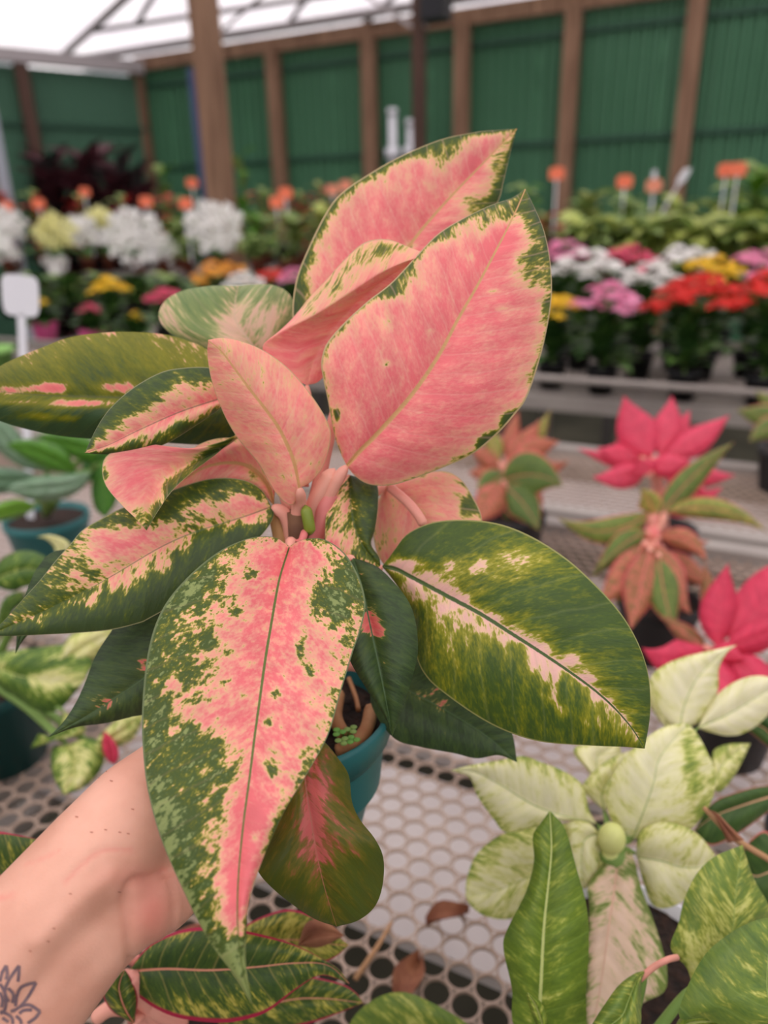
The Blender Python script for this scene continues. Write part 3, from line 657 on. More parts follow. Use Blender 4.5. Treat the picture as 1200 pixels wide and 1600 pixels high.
# large pink leaf on the right
leaf(plant, M['pv'], [(542, 728), (533, 710), (522, 678), (512, 625), (502, 575), (505, 550), (513, 533), (536, 506), (574, 471), (612, 441), (655, 395), (685, 365), (724, 341), (766, 321), (800, 309), (821, 295)],
     [(542, 728), (555, 744), (574, 756), (601, 759), (632, 753), (689, 732), (739, 709), (777, 678), (804, 648), (823, 621), (842, 566), (854, 517), (862, 464), (860, 410), (850, 360), (834, 322), (821, 295)],
     [(542, 728), (565, 702), (593, 674), (643, 617), (685, 556), (716, 498), (747, 444), (785, 372), (805, 332), (821, 295)], d=(.388, .372, .395), off=(.014, .010), bul=.008, rip=.002, n=(52, 96),
     g=dict(c=.12, e=.46, ep=9, t=.50, t0=.84, bl=[(800, 340, 34, .20), (840, 390, 22, .45, 60), (815, 420, 22, .34, 30), (850, 480, 12, .24, 30), (700, 370, 40, .30, 18), (750, 340, 40, .30, 20), (650, 430, 30, .22, 26), (625, 455, 20, .26), (600, 460, 24, .22, 14), (770, 690, 16, .4, 16), (800, 660, 18, .5, 18), (755, 690, 12, .34),
         (780, 345, 24, .15), (790, 370, 20, -.36, 24), (760, 380, 20, -.14, 30), (605, 568, 6, .5, 5), (602, 505, 12, .24, 14), (527, 648, 5, .6, 13), (672, 518, 4, .4), (771, 455, 8, .4, 4), (785, 482, 12, .3, 6), (760, 400, 60, -.04), (690, 600, 120, -.05), (755, 365, 10, .3, 20), (737, 402, 8, .3), (600, 550, 60, .06), (540, 700, 12, .1)]),
     pet=[(542, 728, .388), (525, 752, .390), (508, 785, .394), (494, 830, .398), (484, 880, .402)], petr=.0042)
# lower pink leaf behind, and the dark curled leaf in the centre
leaf(plant, M['pv'], [(604, 758), (640, 744), (690, 736), (718, 747), (738, 775), (753, 812), (745, 860), (720, 880)], [(604, 758), (588, 790), (584, 840), (598, 880), (640, 900), (720, 880)], [(604, 758), (628, 782), (655, 812), (680, 845), (720, 880)],
     d=(.425, .412, .41), off=(.010, .014), bul=.005, n=(30, 44), g=dict(c=.30, e=.2, ep=8, bl=[(735, 790, 14, .3), (725, 800, 16, .16), (615, 784, 8, .16), (610, 840, 20, .08)]), pet=[(604, 758, .425), (560, 790, .42), (500, 850, .41)])
MB().tube(smooth3([D(609, 761, .408), D(635, 783, .404), D(652, 803, .402), D(662, 820, .402)]), [.0028] * 18 + [.002], 10).build('petiole', M['pinkstem'], plant.children[-1], smooth=True)
leaf(plant, M['pvd'], [(546, 742), (530, 760), (514, 788), (508, 820), (512, 858), (540, 872), (570, 880), (595, 887)], [(546, 742), (570, 748), (589, 757), (591, 787), (586, 827), (580, 850), (592, 870), (595, 887)], [(546, 742), (548, 790), (556, 830), (572, 860), (595, 887)],
     d=(.408, .394, .392), off=(-.008, .004), bul=.004, n=(26, 44), g=dict(c=.66, e=.1, lr=.26, bl=[(540, 850, 24, -.16), (540, 790, 14, -.24), (560, 870, 14, .1), (520, 850, 10, -.3)]), pet=[(546, 742, .408), (520, 790, .408), (490, 850, .408)])
# rolled young leaves and a bud at the crown
MB().tube(smooth3([D(523, 732, .392), D(512, 748, .391), D(498, 772, .392), D(486, 800, .396), D(478, 840, .40)]), [.0004, .0016, .0026, .0032, .0036] + [.0042] * 20, 12).build('rolled_leaf', M['pinkstem'], plant, smooth=True)
MB().tube(smooth3([D(516, 772, .394), D(508, 790, .393), D(502, 820, .395), D(490, 846, .398)]), .0045, 12).build('leaf_sheath', mat('rose_sheath', (208, 112, 112), .5, (224, 140, 130), 40), plant, smooth=True)
MB().tube(smooth3([D(470, 850, .380), D(474, 838, .381), D(476, 832, .384)]), [.005, .0045, .003] + [.002] * 10, 10).build('leaf_sheath', mat('rose_sheath_2', (214, 120, 116), .5), plant, smooth=True)
MB().tube(smooth3([D(477, 789, .384), D(479, 800, .383), D(482, 815, .383), D(484, 828, .384), D(484, 836, .386)]), [.0004, .0010, .0018, .0023, .0027, .003, .0031] + [.0031] * 12 + [.0026, .0022, .0018, .0012, .0008, .0005], 12).build('bud', mat('green_bud', (116, 132, 40), .4, (146, 156, 70), 50), plant, smooth=True)
MB().tube(smooth3([D(430, 800, .40), D(436, 830, .40), D(440, 852, .40)]), .004, 10).build('petiole', mat('tan_petiole', (180, 140, 90), .6), plant, smooth=True)
# ================================================================== the arm and hand holding the pot
sk, N_, L_, B_ = newmat('skin')
tc = N_.new('ShaderNodeTexCoord')
def nz_(sc, det):
    n = N_.new('ShaderNodeTexNoise'); n.inputs['Scale'].default_value = sc; n.inputs['Detail'].default_value = det; L_.new(tc.outputs['Object'], n.inputs['Vector']); return n
na_, nb_ = nz_(45, 3), nz_(900, 2)
at_ = N_.new('ShaderNodeAttribute'); at_.attribute_name = 'flush'
rp = N_.new('ShaderNodeValToRGB'); rp.color_ramp.elements[0].color = lin((214, 156, 132)); rp.color_ramp.elements[1].color = lin((228, 172, 148))
rp.color_ramp.elements[0].position = .35; rp.color_ramp.elements[1].position = .65
L_.new(na_.outputs['Fac'], rp.inputs[0])
mx = N_.new('ShaderNodeMix'); mx.data_type = 'RGBA'; L_.new(at_.outputs['Fac'], mx.inputs[0]); L_.new(rp.outputs[0], mx.inputs[6]); mx.inputs[7].default_value = lin((226, 124, 112))
L_.new(mx.outputs[2], B_.inputs['Base Color']); B_.inputs['Roughness'].default_value = .5
B_.inputs['Subsurface Weight'].default_value = .12; B_.inputs['Subsurface Radius'].default_value = (1, .35, .2); B_.inputs['Subsurface Scale'].default_value = .004
bp = N_.new('ShaderNodeBump'); bp.inputs['Strength'].default_value = .12; bp.inputs['Distance'].default_value = .001
L_.new(nb_.outputs['Fac'], bp.inputs['Height']); L_.new(bp.outputs[0], B_.inputs['Normal'])
M['skin'] = sk

bm = MB()
def cap(pts, rs):
    pts = [np.asarray(p, float) for p in pts]
    n = len(pts); Ps = []; Rs = []
    for i in range(n - 1):
        for t in np.linspace(0, 1, 6, endpoint=False):
            Ps.append(pts[i] * (1 - t) + pts[i + 1] * t); Rs.append(rs[i] * (1 - t) + rs[i + 1] * t)
    Ps.append(pts[-1]); Rs.append(rs[-1])
    bm.tube(Ps, Rs, 20); bm.ball(Ps[0], Rs[0], n=20, m=12); bm.ball(Ps[-1], Rs[-1], n=20, m=12)
def on(th, z, extra):
    """point beside the pot wall: angle, height below the rim, distance from the wall"""
    R = PB + (PR - PB) * (PH - z) / PH + extra; a = math.radians(th)
    return RIM + np.array([R * math.cos(a), R * math.sin(a), -z])
# forearm: two bones' worth of volume side by side, then wrist and heel of the hand
E_ = (D(-60, 1610, .295) - D(105, 1432, .308)); E_ /= np.linalg.norm(E_); EL = D(-60, 1610, .295) + E_ * .235
cap([EL + [0, 0, .004], D(-230, 1740, .285), D(-60, 1562, .292), D(62, 1440, .302), D(150, 1338, .313), D(215, 1268, .325), D(285, 1212, .345)], [.036, .0285, .0265, .025, .0235, .023, .022])
cap([EL - [0, 0, .008], D(-240, 1850, .29), D(-60, 1668, .297), D(56, 1545, .304), D(128, 1462, .312), D(180, 1412, .320)], [.036, .0285, .0265, .0250, .0228, .0220])
cap([EL, D(-230, 1790, .287), D(0, 1552, .298), D(105, 1432, .308), D(190, 1340, .322), D(262, 1282, .343)], [.038, .0285, .0265, .0240, .0215, .021])
# heel of the hand: little-finger side bulge and palm
cap([D(190, 1412, .324), D(238, 1382, .330), D(282, 1338, .345)], [.0195, .0225, .0215])
cap([D(215, 1268, .325), D(290, 1250, .352), on(205, .045, .020)], [.022, .021, .018])
# metacarpals into the palm, then four fingers round the far side of the pot, thumb on the near side
wr = D(240, 1300, .340)
zs = [.022, .041, .060, .078]
for k, z in enumerate(zs):
    L = (1.0, 1.08, 1.0, .82)[k]; r = (.0092, .0095, .009, .0080)[k]
    cap([wr + (on(205, .05, .02) - wr) * .3, on(206 + k * 2, z + .004, .017), on(184, z, .0135)], [.017, .0145, .0115])
    cap([on(184, z, .0135), on(184 - 34 * L, z - .002, .0105), on(184 - 64 * L, z - .001, .0092), on(184 - 92 * L, z + .001, .0084)], [.0112, r, r * .93, r * .82])
cap([D(262, 1262, .340), on(222, .040, .018), on(238, .030, .0135), on(256, .024, .0112), on(270, .021, .0102)], [.019, .0150, .0118, .0105, .0088])
me = bpy.data.meshes.new('arm_source'); me.from_pydata(bm.v, [], bm.f); me.update()
tmp = bpy.data.objects.new('arm_source', me); COL.objects.link(tmp)
md = tmp.modifiers.new('r', 'REMESH'); md.mode = 'VOXEL'; md.voxel_size = .0021; md.use_smooth_shade = True
md = tmp.modifiers.new('s', 'SMOOTH'); md.factor = .5; md.iterations = 14
dg = bpy.context.evaluated_depsgraph_get(); ev = tmp.evaluated_get(dg); arm_me = bpy.data.meshes.new_from_object(ev)
bpy.data.objects.remove(tmp); arm_me.name = 'arm'
nV = len(arm_me.vertices); co = np.zeros(nV * 3); arm_me.vertices.foreach_get('co', co); co = co.reshape(-1, 3)
nm = np.zeros(nV * 3); arm_me.vertices.foreach_get('normal', nm); nm = nm.reshape(-1, 3)
vv = co - CP; dp = vv @ _f; px = 600 + FPX * (vv @ _r) / dp; py = 800 - FPX * (vv @ _u) / dp
facing = ((CP - co) * nm).sum(1) > 0
def segdist(pts):
    best = np.full(nV, 1e9)
    s = smoothline(pts, 8)
    for a, b in zip(s[:-1], s[1:]):
        ab = b - a; t = np.clip(((px - a[0]) * ab[0] + (py - a[1]) * ab[1]) / (ab @ ab + 1e-9), 0, 1)
        best = np.minimum(best, np.hypot(px - a[0] - ab[0] * t, py - a[1] - ab[1] * t))
    return best
disp = np.zeros(nV)
for pts, w, a in (([(205, 1520), (200, 1450), (196, 1405), (206, 1378), (235, 1372), (268, 1360)], 7, -.0022), ([(262, 1470), (272, 1425), (268, 1385), (256, 1358)], 6, -.0013), ([(284, 1450), (290, 1415), (280, 1380)], 5, -.0009),
                  ([(100, 1380), (135, 1345), (165, 1328), (208, 1330)], 5, -.0005), ([(60, 1470), (130, 1400), (170, 1370)], 16, .0014), ([(20, 1590), (90, 1500), (170, 1425)], 20, -.0016), ([(40, 1352), (90, 1330)], 4, -.0004)):
    disp += a * np.exp(-(segdist(pts) / w) ** 2)
disp += .0022 * np.exp(-(((px - 232) / 30) ** 2 + ((py - 1425) / 50) ** 2))
co2 = co + nm * (disp * facing)[:, None]
arm_me.vertices.foreach_set('co', co2.astype(np.float32).ravel()); arm_me.update()
fl_ = (.55 * np.exp(-(((px - 235) / 34) ** 2 + ((py - 1420) / 46) ** 2)) + .25 * np.exp(-(((px - 215) / 60) ** 2 + ((py - 1370) / 20) ** 2)) + .12 * np.exp(-(((px - 170) / 60) ** 2 + ((py - 1180) / 40) ** 2))) * facing
for pts, w, a in (([(205, 1378), (235, 1372), (262, 1360)], 6, .4), ([(100, 1380), (135, 1345), (165, 1328), (208, 1330)], 4, .35), ([(0, 1402), (22, 1400)], 3, .5), ([(40, 1352), (65, 1342), (90, 1330)], 2.5, .3)):
    fl_ = np.maximum(fl_, a * np.exp(-(segdist(pts) / w) ** 2) * facing)
a = arm_me.attributes.new('flush', 'FLOAT', 'POINT'); a.data.foreach_set('value', np.clip(fl_, 0, 1).astype(np.float32))
arm_me.materials.clear(); arm_me.materials.append(sk)
person = thing('person', 'bare left forearm with a small flower tattoo, hand gripping the teal pot', 'person', EL)
body = link('arm_and_hand', arm_me, sk, person)
bvh = BVHTree.FromPolygons([tuple(p) for p in co2], [tuple(p.vertices) for p in arm_me.polygons])
def onskin(x, y):
    d = Vector(ray(x, y)); d.normalize(); h = bvh.ray_cast(Vector(CP), d)
    return None if h[0] is None else (np.array(h[0]), np.array(h[1]))
def stroke(m_, pts, w):
    s = smoothline(pts, 6); prev = None; vs = []
    for i, p in enumerate(s):
        t = s[min(i + 1, len(s) - 1)] - s[max(i - 1, 0)]; t = t / (np.linalg.norm(t) + 1e-9); nrm = np.array([-t[1], t[0]])
        a_, b_ = onskin(*(p + nrm * w)), onskin(*(p - nrm * w))
        if a_ is None or b_ is None: continue
        vs += [a_[0] + a_[1] * .00025, b_[0] + b_[1] * .00025]
    m_.add(vs, [(2 * i, 2 * i + 1, 2 * i + 3, 2 * i + 2) for i in range(len(vs) // 2 - 1)])
ink = mat('tattoo_ink', (112, 92, 100), .6, (134, 110, 112), 300)
tt = MB()
zt = lambda p: Z(0, 1100, 1 / 3, p)
for s_ in ([(30, 1225), (10, 1260), (0, 1300)], [(30, 1225), (34, 1262), (28, 1290)], [(90, 1225), (62, 1262), (38, 1300), (22, 1350), (40, 1395)], [(90, 1225), (88, 1265), (84, 1300)], [(168, 1305), (130, 1312), (95, 1330), (78, 1370), (72, 1415)],
           [(168, 1305), (150, 1340), (125, 1380), (90, 1420), (50, 1440)], [(60, 1440), (100, 1415), (140, 1410), (188, 1440)], [(188, 1440), (165, 1470), (130, 1495)], [(90, 1450), (110, 1435), (150, 1432)], [(0, 1310), (18, 1340), (28, 1380), (22, 1430), (0, 1450)], [(38, 1330), (62, 1360), (58, 1400)],
           [(0, 1440), (30, 1450), (55, 1470), (60, 1500)], [(10, 1470), (40, 1490)], [(75, 1460), (95, 1480), (100, 1500)], [(0, 1350), (12, 1385), (6, 1420)]):
    stroke(tt, zt(s_), 2.5)
tt.build('tattoo', ink, body)['label'] = 'dark line tattoo of a lotus flower'
mk = MB()
for (x, y) in ((165, 1205), (153, 1215), (174, 1220), (120, 1276), (143, 1300), (165, 1296), (187, 1300), (200, 1302), (207, 1264), (84, 1450), (75, 1470), (186, 1393), (110, 1396), (47, 1485)):
    stroke(mk, [(x - 2, y), (x, y + .5), (x + 2.5, y + 1)], .8)
mk.build('skin_marks', mat('skin_fleck', (176, 112, 92), .6), body)['label'] = 'small brownish flecks on the skin'
# ================================================================== neighbours on the near benches
def pot(parent, rim, r, h, m_, taper=.76, soil=True, n=28):
    rim = np.asarray(rim, float)
    MB().lathe(rim, [(0, -h), (r * taper, -h), (r * .96, -.016), (r, -.015), (r, 0), (r - .003, 0), (r - .006, -.03)], n).build('pot', m_, parent, smooth=True)
    if soil: MB().lathe(rim, [(r - .005, -.012), (r * .6, -.009), (r * .25, -.012), (0, -.01)], n).build('soil', M['soil'], parent, smooth=True)
def qleaf(parent, m_, bx, by, tx, ty, w, d0, d1, bend=0, g=None, n=(10, 20), wl=1, wr=1, off=(0, 0), bul=.004, pk=.8, dm=None, ex=.85, **kw):
    b, t = np.array([bx, by], float), np.array([tx, ty], float); ax = t - b; Ln = np.linalg.norm(ax); nr = np.array([-ax[1], ax[0]]) / Ln
    c = (b + t) / 2 + nr * bend * 2; L, R, C_ = [], [], []
    for v in np.linspace(0, 1, 11):
        p = b * (1 - v) ** 2 + 2 * c * v * (1 - v) + t * v * v; tg = (c - b) * (1 - v) + (t - c) * v; tg /= np.linalg.norm(tg); q = np.array([-tg[1], tg[0]])
        ww = w / 2 * (math.sin(math.pi * min(1, v ** pk)) ** ex if 0 < v < 1 else 0)
        L.append(tuple(p - q * ww * wl)); R.append(tuple(p + q * ww * wr)); C_.append(tuple(p))
    return leaf(parent, m_, L, R, C_, d=(d0, dm if dm else (d0 + d1) / 2, d1), off=off, bul=bul, g=g, n=n, **kw)

M['pale'] = leafmat('cream_and_green_leaf', [(0, (240, 236, 200)), (.34, (232, 230, 178)), (.5, (214, 214, 136)), (.62, (166, 178, 84)), (.8, (120, 144, 62)), (1, (92, 122, 50))], amp=.75, mid=((150, 176, 90), .06, .8), vein=((206, 214, 150), .2), ns=(2.2, .9), rough=.45)
M['palepink'] = leafmat('pinkish_cream_leaf', [(0, (236, 206, 188)), (.4, (226, 196, 170)), (.5, (190, 182, 130)), (.6, (120, 138, 66)), (1, (92, 116, 50))], amp=.6, mid=((226, 184, 160), .1), vein=((226, 196, 170), .2), ns=(2.2, .8))
M['lime'] = leafmat('bright_green_leaf', [(0, (226, 222, 160)), (.3, (196, 200, 110)), (.46, (142, 158, 62)), (.6, (108, 132, 46)), (1, (82, 108, 40))], amp=.7, mid=((196, 206, 130), .14), vein=((140, 170, 80), .3), ns=(2, .8), rough=.35)
M['limed'] = leafmat('green_leaf_speckled', [(0, (220, 214, 150)), (.36, (196, 200, 110)), (.5, (156, 164, 74)), (.62, (116, 138, 58)), (1, (88, 116, 54))], amp=.8, mid=((150, 170, 90), .05), vein=((150, 176, 100), .2), ns=(2.4, .9), rough=.38)
M['rededge'] = leafmat('green_leaf_with_red_margin', [(0, (214, 206, 120)), (.4, (186, 176, 80)), (.5, (132, 138, 54)), (.62, (76, 98, 42)), (1, (52, 76, 40))], amp=.8, mid=((222, 150, 124), .09), edge=((178, 36, 72), .10), vein=((190, 176, 100), .35), ns=(3, 1))
M['redpink'] = leafmat('crimson_pink_leaf', [(0, (244, 112, 134)), (.5, (230, 76, 106)), (1, (190, 40, 72))], amp=.5, mid=((226, 90, 110), .1), vein=((240, 110, 130), .15), trans=.3)
M['redgreen'] = leafmat('green_leaf_with_salmon_rim', [(0, (226, 170, 120)), (.35, (176, 170, 86)), (.6, (112, 136, 62)), (1, (80, 108, 56))], amp=.7, mid=((226, 120, 110), .12), edge=((220, 120, 106), .12), vein=((220, 140, 110), .2), trans=.28)
M['redgreen2'] = leafmat('reddish_leaf', [(0, (230, 110, 110)), (.4, (206, 120, 96)), (.6, (150, 110, 70)), (1, (110, 110, 60))], amp=.8, mid=((236, 130, 124), .12), edge=((210, 90, 96), .14), vein=((236, 150, 130), .25), trans=.28)
M['silver'] = leafmat('grey_green_leaf', [(0, (176, 196, 176)), (.5, (120, 150, 118)), (1, (74, 112, 78))], amp=.5, mid=((150, 180, 140), .08), vein=((150, 176, 150), .2), rough=.3)
M['midgreen'] = leafmat('fresh_green_leaf', [(0, (140, 180, 60)), (.5, (92, 146, 44)), (1, (52, 104, 40))], amp=.5, mid=((130, 170, 70), .08), vein=((120, 160, 70), .2), rough=.35, trans=.3)
M['diefg'] = leafmat('cream_splashed_green_leaf', [(0, (236, 232, 180)), (.38, (220, 220, 140)), (.52, (140, 164, 70)), (.66, (84, 116, 44)), (1, (60, 92, 40))], amp=.7, mid=((190, 200, 120), .08), vein=((170, 190, 100), .2), ns=(1.4, .8))

z7 = lambda p: Z(700, 1000, .41667, p)
# ---------------- cream and green plant, white pot
rimW = G(985, 1492, BZ + .105)
pp = thing('potted_plant', 'cream and pale green leafy plant in a white pot at lower right', 'potted plant', rimW - [0, 0, .105])
pot(pp, rimW, .066, .1045, M['whitepl'])
PGC = dict(c=.22, e=.42, ep=3)
def st(px_, d): return [(px_[0], px_[1], d), (958, 1330, .53), (968, 1430, .56), (975, 1490, .60)]
def pl_(L, R, mid=None, d=(.53, .52, .51), off=(.004, .006), g=PGC, m_='pale', **k):
    return leaf(pp, M[m_], z7(L), z7(R), z7(mid) if mid else None, d=d, off=off, g=g, n=(24, 40), bul=.005, pet=st(z7([L[0]])[0], d[0]), petr=.003, petmat=M['greenstem'], **k)
pl_([(560, 692), (530, 640), (505, 545), (430, 490), (340, 455), (280, 435), (200, 450), (100, 466), (10, 488)], [(560, 692), (480, 676), (420, 682), (330, 702), (220, 722), (170, 670), (110, 585), (80, 515), (10, 490)], [(560, 692), (350, 632), (200, 545), (100, 495), (10, 489)], d=(.535, .515, .50))
pl_([(560, 740), (480, 690), (420, 690), (310, 702), (200, 730), (110, 800), (72, 890), (66, 960)], [(560, 740), (520, 850), (400, 960), (300, 1000), (230, 1046), (140, 1035), (84, 995), (66, 960)], [(560, 740), (420, 830), (310, 885), (180, 940), (66, 960)], d=(.54, .545, .55), g=dict(c=.40, e=.3, ep=3))
pl_([(580, 735), (520, 680), (445, 690), (440, 790), (470, 880), (510, 935)], [(580, 735), (578, 790), (565, 860), (540, 910), (510, 935)], d=(.53, .52, .52), g=dict(c=.30, e=.2, ep=2))
pl_([(690, 752), (640, 722), (602, 645), (595, 560), (640, 470), (700, 402), (790, 335), (870, 312), (905, 316)], [(690, 752), (760, 725), (880, 715), (930, 690), (990, 600), (1002, 500), (965, 405), (930, 345), (905, 316)], [(690, 752), (735, 640), (770, 540), (790, 450), (840, 380), (905, 316)], d=(.535, .525, .545), off=(.004, .006),
    g=dict(c=.26, e=.30, ep=4, bl=[(1080, 1200, 14, .30, 40), (1092, 1240, 14, .2, 40), (1075, 1160, 10, .3, 30)]))
pl_([(705, 800), (718, 725), (780, 686), (860, 690), (940, 730), (1002, 805)], [(705, 800), (730, 900), (770, 995), (840, 1000), (910, 955), (980, 880), (1002, 805)], [(705, 815), (800, 828), (870, 850), (950, 850), (1002, 805)], d=(.53, .515, .52), g=dict(c=.24, e=.3, ep=3, bl=[(1060, 1370, 10, .2), (1080, 1340, 30, .1)]))
pl_([(585, 640), (520, 580), (505, 545), (560, 480), (640, 430), (740, 400)], [(585, 640), (640, 600), (700, 500), (740, 400)], d=(.545, .55, .57), g=dict(c=.36, e=.2))
pl_([(590, 640), (530, 500), (480, 440), (478, 402), (560, 385), (640, 380)], [(590, 640), (620, 540), (650, 450), (640, 380)], d=(.55, .56, .58), g=dict(c=.28, e=.3))
pl_([(870, 330), (815, 300), (765, 220), (755, 150), (800, 100), (880, 65), (1000, 36), (1085, 18)], [(870, 330), (930, 315), (985, 260), (1014, 180), (1016, 110), (1045, 50), (1085, 18)], [(870, 330), (885, 250), (930, 150), (1000, 75), (1085, 18)], d=(.57, .575, .58), g=dict(c=.16, e=.36, ep=3))
pl_([(935, 330), (960, 280), (1000, 215), (1060, 165), (1140, 135), (1210, 140), (1260, 165)], [(935, 330), (980, 345), (1050, 360), (1120, 345), (1200, 280), (1260, 165)], d=(.57, .575, .58), g=dict(c=.14, e=.24, ep=4))
pl_([(980, 545), (985, 460), (1000, 410), (1060, 388), (1135, 388)], [(980, 545), (1020, 570), (1080, 500), (1135, 388)], d=(.57, .58, .60), g=dict(c=.5, e=.2))
pl_([(830, 340), (790, 300), (755, 240), (745, 190), (760, 160)], [(830, 340), (835, 280), (810, 220), (760, 160)], d=(.575, .58, .59), g=dict(c=.34, e=.2))
leaf(pp, M['palepink'], z7([(640, 790), (590, 830), (525, 920), (530, 1000), (522, 1200), (515, 1440), (540, 1560)]), z7([(640, 790), (690, 800), (722, 920), (770, 1050), (802, 1150), (822, 1240), (810, 1320), (720, 1370), (620, 1480), (540, 1560)]), z7([(640, 790), (622, 950), (600, 1100), (575, 1280), (555, 1400), (540, 1560)]), d=(.53, .485, .465), off=(.006, .006), n=(28, 50),
     g=dict(c=.34, e=.3, ep=4, bl=[(980, 1360, 14, .25), (960, 1400, 20, .12), (1010, 1400, 16, .2), (1000, 1460, 16, .14), (940, 1430, 14, .2)]), pet=st((966, 1329), .53))
c_ = D(956, 1310, .52); MB().ball(c_, .0095, .0095, .012, 18, 12).tube([c_, c_ - [0, 0, .05]], .006, 10).build('bud', mat('pale_bud', (206, 212, 130), .5, (222, 224, 150), 60), pp, smooth=True)
MB().tube(smooth3([D(956, 1330, .525), D(968, 1430, .56), rimW - [0, 0, .012]]), .009, 12).build('stem', M['greenstem'], pp, smooth=True)

# ---------------- green plant at the lower right, terracotta coloured pot out of view below
base_ = AB(*[float(t) for t in ((D(930, 1600, .44) @ E1), (D(930, 1600, .44) @ E2))], 0)
rimG = np.array([D(960, 1680, .46)[0], D(960, 1680, .46)[1], BZ + .09])
pg = thing('potted_plant', 'green plant with upright pale-ribbed leaves at the lower right edge of the bench', 'potted plant', rimG - [0, 0, .09])
pot(pg, rimG, .04, .0895, M['blackpl'])
pgc = [rimG[0], rimG[1], rimG[2]]; gx, gy, gd = proj(rimG + np.array([0, 0, .0]))
def lg(m_, L, R, mid, d, off=(.004, .004), g=None, **k):
    b = z7([L[0]])[0]
    return leaf(pg, M[m_], z7(L), z7(R), z7(mid) if mid else None, d=d, off=off, g=g, n=(26, 46), bul=.005, pet=[(b[0], b[1], d[0]), ((b[0] + gx) / 2, (b[1] + gy) / 2, (d[0] + gd) / 2 - .01), (gx, gy, gd)], petmat=M['greenstem'], **k)
lg('lime', [(330, 1520), (245, 1440), (240, 1310), (208, 1160), (220, 1090), (290, 950), (322, 830), (318, 735), (345, 690), (382, 640)], [(330, 1520), (500, 1500), (518, 1300), (528, 1150), (520, 1000), (480, 850), (440, 710), (382, 640)], [(330, 1520), (345, 1360), (360, 1080), (378, 900), (388, 780), (382, 640)], (.425, .425, .44), (.006, .002), dict(c=.62, e=.12, bl=[(900, 1480, 30, .1)]))
lg('lime', [(360, 1480), (320, 1420), (295, 1335), (300, 1322)], [(360, 1480), (372, 1420), (350, 1360), (300, 1322)], None, (.405, .405, .40), g=dict(c=.5, e=.1))
lg('limed', [(915, 1295), (895, 1230), (835, 1155), (865, 1060), (885, 975), (930, 880), (1000, 812), (1105, 768)], [(915, 1295), (960, 1240), (1080, 1105), (1190, 1055), (1205, 1000), (1150, 900), (1118, 810), (1105, 768)], [(915, 1295), (1000, 1170), (1062, 1105), (1075, 1000), (1090, 860), (1105, 768)], (.43, .435, .45), (.006, .012), dict(c=.60, e=.05, bl=[(1090, 1480, 30, -.26, 30), (1105, 1420, 30, -.12), (1160, 1420, 20, -.16), (1080, 1510, 14, -.2)]))
lg('limed', [(1240, 1430), (1100, 1470), (960, 1420), (870, 1420), (885, 1330), (960, 1185), (1050, 1105), (1150, 1052), (1260, 1030)][::1], [(1240, 1430), (1320, 1350), (1330, 1200), (1300, 1100), (1260, 1030)], [(1240, 1430), (1200, 1330), (1200, 1200), (1220, 1100), (1260, 1030)], (.38, .385, .40), (.004, .006), dict(c=.70, e=.05, bl=[(1110, 1560, 40, -.06)]))
lg('limed', [(742, 1240), (700, 1250), (640, 1295), (585, 1370), (535, 1450), (500, 1520)], [(742, 1240), (724, 1290), (725, 1380), (700, 1470), (500, 1520)], None, (.42, .40, .40), g=dict(c=.62, e=.1))
lg('lime', [(850, 1500), (860, 1430), (910, 1402), (1000, 1410), (1070, 1445)], [(850, 1500), (950, 1470), (1070, 1445)], None, (.40, .39, .39), g=dict(c=.55, e=.1))
MB().tube(smooth3([D(1000, 1530, .42), D(1020, 1512, .418), D(1042, 1500, .415), D(1058, 1496, .42)]), .0018, 8).build('petiole', M['pinkstem'], pg, smooth=True)

# ---------------- dark green pink-ribbed plant at the right edge
rimD = np.array([*D(1290, 1320, .66)[:2], BZ + .09])
pdk = thing('potted_plant', 'dark green plant with pink-ribbed leaves poking in at the right edge', 'potted plant', rimD - [0, 0, .09])
pot(pdk, rimD, .05, .0895, M['blackpl'])
M['dkpink'] = leafmat('dark_leaf_pink_rib', [(0, (150, 160, 80)), (.5, (80, 108, 50)), (1, (48, 76, 40))], amp=.5, mid=((226, 176, 140), .09), edge=((200, 110, 100), .06), vein=((120, 140, 70), .2))
qx, qy, qd = proj(rimD)
for L, R, mid, d in (([(1250, 560), (1200, 545), (1100, 565), (990, 612), (925, 712)], [(1250, 590), (1200, 645), (1080, 732), (985, 770), (925, 714)], [(1250, 575), (1120, 615), (1000, 660), (925, 713)], (.58, .57, .57)),
                     ([(1260, 850), (1200, 720), (1140, 745), (1105, 800), (1095, 850)], [(1260, 860), (1220, 1000), (1150, 960), (1095, 850)], [(1260, 855), (1200, 872), (1150, 885), (1095, 850)], (.55, .55, .56)),
                     ([(1260, 420), (1220, 300), (1160, 280), (1100, 320)], [(1260, 430), (1200, 400), (1150, 360), (1100, 320)], None, (.62, .62, .63))):
    b = z7([L[0]])[0]; leaf(pdk, M['dkpink'], z7(L), z7(R), z7(mid) if mid else None, d=d, n=(20, 30), g=dict(c=.72, e=.1), pet=[(b[0], b[1], d[0]), (1260, 1330, .60), (qx, qy, qd)])
ds = MB().tube(smooth3([D(1205, 1345, .50), D(1160, 1318, .495), D(1135, 1300, .492), D(1100, 1262, .495)]), [.0022] * 10 + [.0016] * 9, 8)
ds.build('dry_stalk', M['drystem'], pdk, smooth=True)
leaf(pdk, M['dry'], z7([(1050, 760), (1030, 720), (1000, 660), (968, 632)]), z7([(1112, 750), (1060, 700), (1010, 650), (968, 632)]), d=(.49, .49, .492), n=(8, 14), name='dry_bract')

